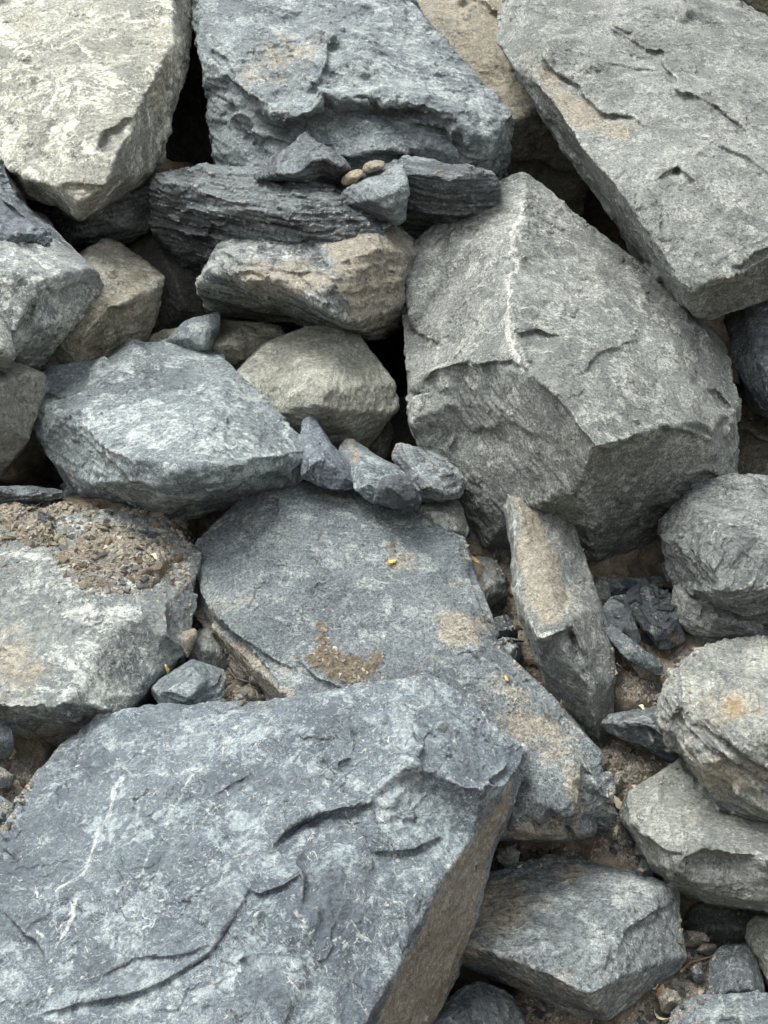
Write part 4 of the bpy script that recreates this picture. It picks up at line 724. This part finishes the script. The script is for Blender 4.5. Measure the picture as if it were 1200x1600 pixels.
for (lab, ol, inn, T_, sd_, mt, kw) in (
  ('broad dark slate shard, rust at its lower corner, leaning behind the long blade-like shard', [(970,945,2),(985,925,0),(1020,912,-2),(1045,930,-3),(1060,965,-1),(1072,1000,2),(1060,1010,5),(1030,1012,7),(1008,985,6),(990,962,5)], [[(1010,945,9),(1040,980,11)],[(1020,990,12)]], 4, 227, DARK, dict(marks=[('rust',(1055,995,14,14),.9),('rust',(1000,940,8,5),.6)])),
  ('long blade-like slate shard pointing down right through the soil pocket', [(948,985,14),(955,978,13),(985,1000,10),(1015,1020,8),(1045,1045,6),(1058,1055,7),(1050,1062,9),(1020,1052,12),(985,1030,14),(958,1005,15)], [[(985,1012,18),(1025,1042,14)]], 3, 229, dict(BLUE), {}),
  ('upright dark slate shard at the left of the shard cluster, touching the blade-like one', [(940,955,8),(955,935,6),(978,930,4),(985,960,5),(1000,1000,8),(985,1008,11),(965,990,12),(945,975,12)], [[(965,955,14),(978,985,15)]], 4, 233, DARK, {}),
  ('shaded grey shard lying flat at the back of the shard cluster', [(925,915,-8),(935,900,-10),(970,905,-12),(1030,900,-14),(1040,915,-12),(1000,930,-8),(950,935,-5)], [[(960,918,-1),(1000,915,-3)]], 5, 239, GREY, dict(tanamt=.4)),
  ('thin grey stone leaning against the right side of the standing slab', [(924,925,-4),(938,905,-6),(950,912,-6),(954,940,-3),(945,962,0),(932,955,0)], [[(940,935,4)]], 5, 241, GREY, {}),
  ('tan flat stone half buried below the blade-like shard', [(990,1040,8),(1000,1028,7),(1022,1038,6),(1035,1055,6),(1025,1066,8),(1002,1058,9)], [[(1012,1046,12)]], 4, 251, WARM, {}),
  ('dark slate stone in the crevice just above the squarish pale blue stone', [(765,985,2),(775,968,0),(792,965,-2),(808,985,-2),(808,1000,0),(788,1003,3)], [[(788,985,7)]], 6, 257, DARK, {}),
  ('grey upright stone at the left frame edge, below the gravel-topped boulder', [(-30,1140,30),(0,1132,30),(16,1140,28),(20,1160,27),(14,1180,28),(-30,1185,30)], [[(2,1155,35)]], 6, 263, BLUE, {}),
  ('dark stone at the left frame edge, lowest of the stones above the huge front boulder', [(-40,1258,36),(0,1246,35),(18,1258,33),(22,1280,31),(10,1310,30),(-40,1325,32)], [[(-2,1280,41)]], 10, 269, BLUE, {}),
  ('small grey stone on the left frame edge just under the yellow leaf', [(-30,1205,30),(0,1198,30),(18,1212,28),(14,1228,29),(-30,1235,31)], [[(-2,1216,34)]], 6, 271, GREY, {}),
  ('grey stone block between the bottom tip of middle slab and the huge front boulder', [(775,1340,4),(782,1326,3),(800,1322,2),(811,1332,2),(808,1350,4),(790,1356,5)], [[(793,1338,9)]], 5, 277, GREY, {}),
  ('flat ochre stone in the pocket above the dark angular rock at the lower right', [(1055,1465,2),(1072,1455,0),(1100,1458,-1),(1108,1470,0),(1090,1478,2),(1068,1478,3)], [[(1082,1466,6)]], 4, 281, WARM, dict(tanamt=.8)),
  ('tan rounded stone left of the dark angular rock at the lower right', [(1088,1485,2),(1100,1474,1),(1118,1476,0),(1122,1488,1),(1108,1494,3)], [[(1105,1482,6)]], 4, 283, WARM, dict(tanamt=.7)),
  ('small dark slate triangle poking from the soil left of the dark angular rock', [(1078,1515,6),(1088,1508,5),(1098,1520,5),(1100,1538,7),(1088,1536,8)], [[(1090,1522,10)]], 2, 293, DARK, {}),
  ('tan broken stone near the bottom edge right of the blocky boulder', [(1028,1560,10),(1038,1545,9),(1058,1550,8),(1066,1570,9),(1052,1585,11),(1034,1580,12)], [[(1048,1564,15)]], 5, 307, WARM, dict(tanamt=.8)),
  ('reddish brown stone right of the tan broken stone near the bottom edge', [(1090,1552,8),(1098,1546,8),(1110,1550,7),(1112,1562,8),(1100,1566,9)], [[(1100,1556,12)]], 3, 311, WARM, {}),
  ('grey pebble-like stone beside the left rim of the smooth lower right boulder', [(974,1318,4),(980,1305,3),(992,1308,2),(996,1325,3),(984,1330,5)], [[(985,1317,8)]], 4, 313, GREY, {}),
  ('dark upright stone pinched between the blocky boulder and the smooth lower right boulder', [(996,1360,6),(1002,1345,5),(1018,1340,4),(1020,1362,5),(1014,1378,7),(1002,1372,8)], [[(1009,1358,11)]], 5, 317, DARK, {}),
  ('pale upright stone in the soil channel, above the dry twig', [(930,1195,6),(934,1180,5),(946,1178,4),(952,1192,4),(944,1215,7),(934,1214,8)], [[(940,1196,10)]], 3, 331, WARM, {}),
  ('olive-tan stone standing in the soil channel right of the pale upright stone', [(956,1228,8),(962,1210,6),(972,1212,5),(972,1235,7),(962,1240,9)], [[(964,1225,12)]], 3, 337, WARM, dict(tanamt=.9)),
):
    rock('stone', lab, 'stone', ol, inn, T=T_, mat=mt, seed=sd_, fac=(.3,.6,.8), warp=.25, rim=.8, **dict(dict(mottle=.4, scratch=.4, vox=1.1), **kw))
# ------------------------------------------------------------------ soil between the boulders, and the land around
SOILPTS = [  # x, y, height in cm: pockets of soil near the surface, hollows deep behind the boulders
 (-100,100,-60),(300,100,-75),(290,260,-90),(560,100,-70),(780,300,-75),(900,320,-85),(970,360,-90),(1150,560,-60),(1130,520,-75),(1300,300,-60),(1175,700,-34),(1190,600,-55),
 (40,700,-40),(90,740,-38),(20,740,-36),(120,360,-45),(280,470,-50),(620,560,-80),(640,620,-60),(640,700,-30),(600,500,-70),(330,430,-60),(450,400,-50),
 (20,800,19),(100,800,14),(60,830,22.5),(150,850,21),(200,870,25.5),(250,880,25),(150,920,26.5),(120,890,25.5),(230,905,27),(285,870,16),(285,915,14),(270,820,6),(320,830,-8),(170,795,8),(230,790,4),
 (300,1060,4),(370,1050,13),(400,1090,15),(430,1100,14),(230,1090,6),(320,1010,2),(10,1200,26),(40,1230,27),(60,1180,22),(30,1300,24),(100,1180,14),(300,980,2),
 (730,860,-8),(780,870,-10),(740,930,-6),(790,960,-6),(780,1050,0),(830,1050,2),(880,1150,2),(700,820,-14),
 (960,950,-8),(1000,1020,4),(960,1050,9),(990,1080,11),(1020,1060,8),(1060,1020,2),(1050,1050,6),(960,1180,9),(990,1200,9),(960,1250,8),(950,1300,7),(990,1330,6),(960,1330,7),(880,1335,2),(820,1335,-2),(780,1350,-6),(930,1150,0),(1000,1160,3),
 (1070,1440,-12),(1070,1500,4),(1040,1540,8),(1000,1590,10),(1080,1560,7),(1100,1600,10),(850,1600,0),(760,1530,-14),(820,1580,0),(1150,1440,-20),(1160,1500,-2),(1030,920,-16),(900,920,-10)]
def soil_h(x, y):
    S = np.array(SOILPTS, float); num = np.zeros(len(x)); den = np.zeros(len(x))
    for sx, sy, sh in S:
        w_ = 1 / (((x - sx) ** 2 + (y - sy) ** 2) + 300) ** 1.7; num += w_ * sh; den += w_
    far = 1 / (260.0 ** 2) ** 1.7
    return (num + far * -45) / (den + far)
def grid_mesh(name, X, Y, Hfun, mat, kind, bumps=True):
    xx, yy = np.meshgrid(X, Y); x = xx.ravel(); y = yy.ravel()
    P = at(x, y, np.zeros(len(x))); 
    P = at(x, y, Hfun(x, y) / 100)
    if bumps: P = P + NS * (.010 * fbm(P / .09, 3, 5) + .006 * fbm(P / .025, 3, 6))[:, None]
    nx, ny = len(X), len(Y); i = np.arange(nx * ny).reshape(ny, nx)
    f = np.stack([i[:-1, :-1], i[1:, :-1], i[1:, 1:], i[:-1, 1:]], -1).reshape(-1, 4)
    me = bpy.data.meshes.new(name); me.from_pydata(P.tolist(), [], f.tolist()); me.polygons.foreach_set('use_smooth', np.ones(len(f), bool)); me.update()
    me.materials.append(mat); o = bpy.data.objects.new(name, me); COL.objects.link(o); o['kind'] = kind
    return o
def soil_mat(name, c1, c2):
    return plain(name, c1, c2, scale=28, rough=.95, bump=.004)
SOIL = soil_mat('soil_earth', (.115, .098, .072), (.235, .203, .152))
soil = grid_mesh('soil', np.arange(-140, 1344, 4.0), np.arange(-130, 1734, 4.0), soil_h, SOIL, 'structure')

# the slope beyond the view, running down to level ground and on to the horizon
def slope_xy(X, Y):
    z = np.clip((Y - P0[1]) * math.tan(SLOPE) - 1.3, 0.0, 5.0) ; return z
xs = np.r_[-1500, -300, -60, np.linspace(-12, 12, 49), 60, 300, 1500]; ys = np.r_[-1500, -300, -60, -15, np.linspace(-4, 12, 65), 60, 300, 1500]
xx, yy = np.meshgrid(xs, ys); zz = slope_xy(xx, yy) - .02
P = np.stack([xx.ravel(), yy.ravel(), zz.ravel()], -1)
P[:, 2] += .05 * fbm(P / .8, 3, 8) * (np.abs(P[:, 0]) < 13)
i = np.arange(len(xs) * len(ys)).reshape(len(ys), len(xs)); f = np.stack([i[:-1, :-1], i[:-1, 1:], i[1:, 1:], i[1:, :-1]], -1).reshape(-1, 4)
me = bpy.data.meshes.new('ground'); me.from_pydata(P.tolist(), [], f.tolist()); me.update()
me.materials.append(soil_mat('ground_earth', (.08, .065, .048), (.17, .14, .10))); g = bpy.data.objects.new('ground', me); COL.objects.link(g); g['kind'] = 'structure'

# ------------------------------------------------------------------ loose stones: individuals on top, uncountable grit as one thing
rnd = random.Random(7); nrg = np.random.default_rng(7)
def chunk(seed, flat=1.0, n=14):
    r = random.Random(seed); bm = bmesh.new()
    for _ in range(n):
        v = Vector((r.gauss(0, 1), r.gauss(0, 1), r.gauss(0, 1))).normalized(); v *= r.uniform(.75, 1.05)
        bm.verts.new((v.x * 1.0, v.y * r.uniform(.62, .8), v.z * .55 * flat))
    bmesh.ops.convex_hull(bm, input=bm.verts); bmesh.ops.delete(bm, geom=[v for v in bm.verts if not v.link_faces], context='VERTS')
    bmesh.ops.bevel(bm, geom=list(bm.edges), offset=.07, segments=1, affect='EDGES', profile=.6)
    return bm
STM = []
for nm, a, b in (('stone_grey', (.11, .115, .115), (.22, .225, .22)), ('stone_dark', (.06, .066, .074), (.13, .14, .15)), ('stone_tan', (.19, .16, .115), (.34, .29, .21)), ('stone_cream', (.27, .245, .19), (.44, .40, .31)), ('stone_brown', (.10, .08, .055), (.21, .165, .11))):
    STM.append(plain(nm, a, b, scale=35, rough=.85, bump=.0015))
def shard(seed):
    r = random.Random(seed); bm = bmesh.new(); m = r.choice((3, 4, 4, 5)); wy = r.uniform(.3, .65); a0 = r.uniform(0, 6.28); vs_ = []
    for z, k in ((-.12, 1), (.10, .88)):
        for i in range(m): a = a0 + 6.28 * (i + .35 * math.sin(i * 5 + seed)) / m; rr = .8 + .35 * math.sin(i * 3.7 + seed * 1.3); vs_.append(bm.verts.new((math.cos(a) * k * rr, math.sin(a) * k * wy * rr, z + .10 * math.cos(a * 2 + seed))))
    bmesh.ops.convex_hull(bm, input=bm.verts); return bm
PROT = []
for k in range(14):
    bm = chunk(900 + k, (.5, .8, 1.1)[k % 3]); me = bpy.data.meshes.new('loose_stone'); bm.to_mesh(me); bm.free(); me.materials.append(STM[0]); PROT.append(me)
SH = []
for k in range(8):
    bm = shard(500 + k); me = bpy.data.meshes.new('slate_shard'); bm.to_mesh(me); bm.free(); me.attributes.new('stain', 'FLOAT_COLOR', 'POINT').data.foreach_set('color', np.zeros(4 * len(me.vertices))); me.materials.append(slate(500 + k, base=(.11,.122,.135), dark=(.07,.08,.09), pale=(.30,.32,.33), mottle=.45, tanamt=.15, scratch=.6, edge=0)); SH.append(me)
VAR = {}; HUE = ('grey', 'dark', 'tan', 'cream', 'brown')
def proto(k, m):
    if (k, m) not in VAR:
        me = PROT[k].copy(); me.materials[0] = STM[m]; VAR[(k, m)] = me
    return VAR[(k, m)]
bpy.context.view_layer.update(); DG = bpy.context.evaluated_depsgraph_get()
def hit(x, y):
    d = Vector(ray(x, y)).normalized()
    ok, loc, nor, idx, ob, mw = SC.ray_cast(DG, Vector(CAM), d)
    return (loc, nor, ob) if ok else (None, None, None)
def poly_pts(pts, n):
    P = np.array(pts, float); lo, hi = P.min(0), P.max(0); out = []
    while len(out) < n:
        q = nrg.uniform(lo, hi, (200, 2)); out += list(map(tuple, q[in_poly(q, pts)]))
    return out[:n]
POCKETS = [
 ('small stone in the gravel heaped on the flat-topped left boulder', 'gravel stones on the flat-topped boulder', [(-20,790),(90,785),(180,795),(290,800),(300,850),(295,930),(250,905),(215,930),(130,930),(95,900),(80,855),(-20,850)], 140, (5, 15), (3,2,3,0,2,4)),
 ('pebble in the nook between the fine-layered rock and the long middle slab', 'pebbles in the nook by the middle slab', [(345,1010),(370,1030),(405,1062),(435,1105),(350,1105),(345,1060)], 24, (6, 12), (0,2,4,1)),
 ('pebble in the narrow crevice left of the standing slab', 'pebbles in the crevice by the standing slab', [(715,850),(785,850),(805,900),(815,970),(850,1050),(900,1130),(870,1100),(800,1040),(770,1000),(740,950),(790,930),(780,880),(715,880)], 40, (5, 12), (0,4,1,2,4)),
 ('small stone in the soil pocket right of the standing slab', 'stones in the soil right of the standing slab', [(950,1000),(1040,1060),(1060,1010),(1090,1010),(1040,1060),(1030,1100),(950,1120)], 30, (4, 11), (4,2,0,1)),
 ('small stone in the soil channel beside the smooth lower right boulder', 'stones in the soil channel', [(945,1165),(1035,1195),(975,1245),(975,1290),(1000,1350),(930,1335),(950,1260)], 34, (4, 11), (2,4,0,3,1)),
 ('small stone in the gap above the blocky boulder', 'stones above the blocky boulder', [(780,1320),(930,1330),(850,1342),(775,1365),(765,1350)], 18, (5, 11), (0,2,3,4)),
 ('small stone in the soil at the bottom right, around the dark angular rock', 'stones in the bottom right soil', [(1060,1430),(1090,1480),(1110,1500),(1105,1560),(1060,1600),(970,1600),(1060,1510)], 44, (5, 13), (2,3,4,0,1)),
 ('small stone in the dirt under the blocky boulder at the bottom', 'stones under the blocky boulder', [(820,1555),(940,1600),(830,1600),(810,1570)], 16, (5, 11), (0,1,4)),
 ('small stone by the left frame edge above the huge front boulder', 'stones at the left frame edge', [(-10,1180),(60,1185),(60,1215),(10,1300),(-10,1300)], 34, (5, 13), (3,2,0,1,4)),
]
SHP = [
 ('small dark slate shard in the pile between the standing slab and the crumpled-looking boulder', 'slate shards right of the standing slab', [(925,905),(1040,900),(1070,1000),(1060,1040),(960,1000)], 20, (9, 30)),
 ('small slate shard jammed in the crevice left of the standing slab', 'slate shards left of the standing slab', [(730,940),(800,940),(830,1050),(780,1060)], 14, (8, 18)),
 ('small slate flake lying on the gravel of the flat-topped left boulder', 'slate flakes on the gravel', [(0,780),(180,790),(290,850),(290,920),(150,910),(90,840),(0,830)], 16, (8, 17)),
 ('small slate flake in the dirt at the bottom right', 'slate flakes at the bottom right', [(1060,1430),(1110,1500),(1105,1560),(1000,1600),(830,1600),(1060,1510)], 12, (8, 16)),
]
for lab, grp, pts, n, (s0, s1) in SHP:
    for (x, y) in poly_pts(pts, n):
        loc, nor, ob = hit(x, y)
        if loc is None or nor.z < .1 or (ob.name.startswith('boulder') and 'gravel' not in lab): continue
        s = rnd.uniform(s0, s1) * TH / 800 * (loc - Vector(CAM)).length
        o = bpy.data.objects.new('slate_shard', rnd.choice(SH)); COL.objects.link(o)
        o.location = loc + nor * s * .15; o.rotation_mode = 'QUATERNION'
        o.rotation_quaternion = nor.to_track_quat('Z', 'X') @ Matrix.Rotation(rnd.uniform(0, 6.28), 3, 'Z').to_quaternion() @ Matrix.Rotation(rnd.uniform(-.7, .7), 3, 'X').to_quaternion()
        o.scale = (s, s, s * rnd.uniform(.7, 1.3)); o['label'] = lab; o['category'] = 'shard'; o['group'] = grp
for lab, grp, pts, n, (s0, s1), cols in POCKETS:
    for (x, y) in poly_pts(pts, n):
        loc, nor, ob = hit(x, y)
        if loc is None or nor.z < .25 or (ob.name != 'soil' and rnd.random() < .6 and 'gravel' not in lab): continue
        px_ = s0 + (s1 - s0) * rnd.random() ** 1.8; s = px_ * TH / 800 * (loc - Vector(CAM)).length
        ci = rnd.choice(cols); o = bpy.data.objects.new('loose_stone', proto(rnd.randrange(14), ci)); COL.objects.link(o)
        o.location = loc + nor * s * .22
        o.rotation_mode = 'QUATERNION'; o.rotation_quaternion = nor.to_track_quat('Z', 'X') @ Matrix.Rotation(rnd.uniform(0, 6.28), 3, 'Z').to_quaternion() @ Matrix.Rotation(rnd.uniform(-.5, .5), 3, 'X').to_quaternion()
        o.scale = (s, s * rnd.uniform(.7, 1.1), s * rnd.uniform(.6, 1.1))
        o['label'] = HUE[ci] + ' ' + lab; o['category'] = 'stone'; o['group'] = grp

# grit: thousands of grains, one mesh per bed
tet = np.array([(1,0,-.3),(-.5,.8,-.35),(-.6,-.75,-.3),(.1,.1,.75),(.55,.65,.2)], float)
tf = np.array([(0,1,2),(0,4,1),(1,4,3),(1,3,2),(2,3,0),(0,3,4)])
tf = tf[:, ::-1]
GV = []; GF = []; nv = 0
GRIT = [(p[2], dens) for p, dens in zip(POCKETS, (5200, 700, 1100, 1200, 1500, 450, 1900, 500, 1500))]
GRIT += [([(-20,770),(310,790),(300,965),(240,960),(120,970),(60,900),(-20,900)], 1500), ([(500,970),(520,1000),(600,1018),(600,1060),(545,1075),(480,1045)], 900), ([(700,830),(960,830),(960,1180),(900,1170),(780,1060)], 400), ([(940,1000),(1100,1000),(1060,1240),(1000,1360),(780,1370),(930,1300)], 1500), ([(940,900),(1100,900),(1100,1020),(960,1110),(945,1000)], 500), ([(590,680),(720,680),(720,860),(640,800)], 80), ([(1150,640),(1200,640),(1200,750),(1150,750)], 150), ([(730,0),(800,0),(800,35),(750,20)], 80),([(100,760),(300,795),(340,840),(290,860)],260),([(1070,1410),(1180,1430),(1120,1480),(1060,1470)],160)]
for pts, n in GRIT:
    for (x, y) in poly_pts(pts, n):
        loc, nor, ob = hit(x, y)
        if loc is None or nor.z < .3 or ob.name.startswith('loose') : continue
        if ob.name != 'soil' and rnd.random() < .65: continue
        s = (1.2 + (8.5 if n > 5000 else 5.6) * rnd.random() ** 2.4) * TH / 800 * (loc - Vector(CAM)).length
        q = tet * nrg.uniform(.6, 1.25, (5, 1)) * np.array([1, nrg.uniform(.6, 1), nrg.uniform(.4, .9)])
        M_ = np.array((nor.to_track_quat('Z', 'X').to_matrix() @ Matrix.Rotation(rnd.uniform(0, 6.28), 3, 'Z') @ Matrix.Rotation(rnd.uniform(-.6, .6), 3, 'X')))
        GV.append(q @ M_.T * s + np.array(loc)); GF.append(tf + nv); nv += 5
me = bpy.data.meshes.new('gravel'); me.from_pydata(np.concatenate(GV).tolist(), [], np.concatenate(GF).tolist()); me.update()
me.materials.append(plain('gravel_grit', (.13, .115, .09), (.27, .235, .18), scale=60, island=True, bump=.001))
o = bpy.data.objects.new('gravel', me); COL.objects.link(o); o['kind'] = 'stuff'; o['label'] = 'fine grey and tan gravel and grit lying in the pockets between the boulders'; o['category'] = 'gravel'
print('grains', len(GV), 'tris', sum(len(o.data.polygons) for o in SC.objects if o.type == 'MESH'))

# ------------------------------------------------------------------ dead leaves and twigs
def leaf(x, y, sz, label, mat, seed):
    loc, nor, ob = hit(x, y)
    if loc is None: return
    r = random.Random(seed); s = sz * TH / 800 * (loc - Vector(CAM)).length; n = 9; V = []; Fq = []
    for i in range(n + 1):
        t = i / n; wd = .42 * math.sin(math.pi * t) ** .8 * (1 + .25 * math.sin(t * 19 + seed)) + .01
        z = .25 * math.sin(t * 3.1) + r.uniform(-.03, .03)
        for k in (-1, -.45, 0, .45, 1): V.append(((t - .5) * 2 * s, k * wd * s, (z + abs(k) ** 1.5 * .28 * math.sin(t * 5 + seed) + .08) * s))
    for i in range(n):
        for k in range(4): a = i * 5 + k; Fq.append((a, a + 1, a + 6, a + 5))
    m = bpy.data.meshes.new('dead_leaf'); m.from_pydata(V, [], Fq); m.update(); m.polygons.foreach_set('use_smooth', np.ones(len(Fq), bool)); m.materials.append(mat)
    o = bpy.data.objects.new('dead_leaf', m); COL.objects.link(o); o.location = loc + nor * .002
    o.modifiers.new('thickness', 'SOLIDIFY').thickness = .0008
    o.rotation_mode = 'QUATERNION'; o.rotation_quaternion = nor.to_track_quat('Z', 'X') @ Matrix.Rotation(r.uniform(0, 6.28), 3, 'Z').to_quaternion()
    o['label'] = label; o['category'] = 'leaf'; o['group'] = 'dead leaves scattered on the rocks'
YEL = plain('yellow_leaf', (.42, .33, .10), (.60, .50, .22), 120, .7, .0004); ORG = plain('orange_leaf', (.45, .24, .09), (.62, .40, .20), 120, .7, .0004); CRM = plain('cream_leaf', (.45, .40, .26), (.62, .57, .42), 120, .7, .0004)
leaf(612, 880, 10, 'yellow curled leaf lying alone on the long middle slab', YEL, 1)
leaf(742, 877, 10, 'orange curled leaf in the crevice left of the standing slab', ORG, 2)
leaf(18, 1180, 14, 'yellow leaf by the left frame edge above the huge front boulder', YEL, 3)
leaf(258, 1045, 8, 'pale yellow leaf at the tip of the fine-layered rock', YEL, 4)
leaf(1030, 1548, 11, 'cream-orange leaf at the bottom right corner of the blocky boulder', ORG, 5)
leaf(1035, 1582, 16, 'long cream leaf near the bottom edge under the tan broken stone', CRM, 6)
leaf(965, 1255, 13, 'pale brown leaf lying across the soil channel', CRM, 7)
leaf(962, 1298, 8, 'little cream leaf above the dry twig in the soil channel', CRM, 8)
leaf(812, 1356, 6, 'small tan leaf on the upper left rim of the blocky boulder', CRM, 9)
leaf(1022, 1540, 7, 'bright cream leaf leaning on the blocky boulder near its lower right corner', CRM, 10)
def twig(pts, rad, label):
    P = []
    for x, y, lift in pts:
        loc, nor, ob = hit(x, y); P.append(np.array(loc) + np.array(nor) * lift if loc is not None else None)
    P = [p for p in P if p is not None]; V = []; Fq = []; K = 6
    for i, p in enumerate(P):
        t = P[min(i + 1, len(P) - 1)] - P[max(i - 1, 0)]; fr = rot_from(t); rr = rad * (1 - .6 * i / len(P))
        for k in range(K): a = 6.283 * k / K; V.append(p + rr * (fr[0] * math.cos(a) + fr[1] * math.sin(a)))
    for i in range(len(P) - 1):
        for k in range(K): a = i * K + k; b = i * K + (k + 1) % K; Fq.append((a, b, b + K, a + K))
    Fq.append(tuple(range(K))); Fq.append(tuple(range(len(V) - K, len(V))))
    m = bpy.data.meshes.new('twig'); m.from_pydata([tuple(v) for v in V], [], Fq); m.update(); m.materials.append(TW)
    o = bpy.data.objects.new('twig', m); COL.objects.link(o); o['label'] = label; o['category'] = 'twig'
TW = plain('dry_twig', (.22, .16, .10), (.38, .30, .20), 90, .85, .0005)
twig([(926,1335,.006),(934,1312,.03),(942,1290,.04)], .0016, 'thin dry twig standing in the soil channel above the blocky boulder')
twig([(1062,1515,.004),(1078,1505,.008),(1098,1498,.008),(1115,1488,.008),(1128,1475,.01),(1138,1470,.01)], .003, 'crooked pale root lying across the soil left of the dark angular rock')
twig([(352,1040,.01),(372,1062,.012),(398,1075,.01)], .0012, 'thin grass stem over the pebbles under the long middle slab')
twig([(962,1040,.006),(985,1062,.012),(1012,1090,.006)], .0014, 'fine root lying on the soil below the blade-like shard')
twig([(110,905,.006),(150,890,.012),(196,893,.006)], .0013, 'dry stem on the gravel of the flat-topped left boulder')
leaf(1002, 1108, 8, 'tan leaf fragment on the soil above the beak-tipped dark stone', CRM, 11)
leaf(240, 872, 9, 'tan leaf fragment on the gravel of the flat-topped left boulder', CRM, 12)
leaf(790, 1062, 7, 'orange leaf scrap under the squarish pale blue stone', ORG, 13)
twig([(1100,1508,.008),(1112,1494,.014),(1124,1480,.014)], .0018, 'short straight twig beside the crooked pale root')
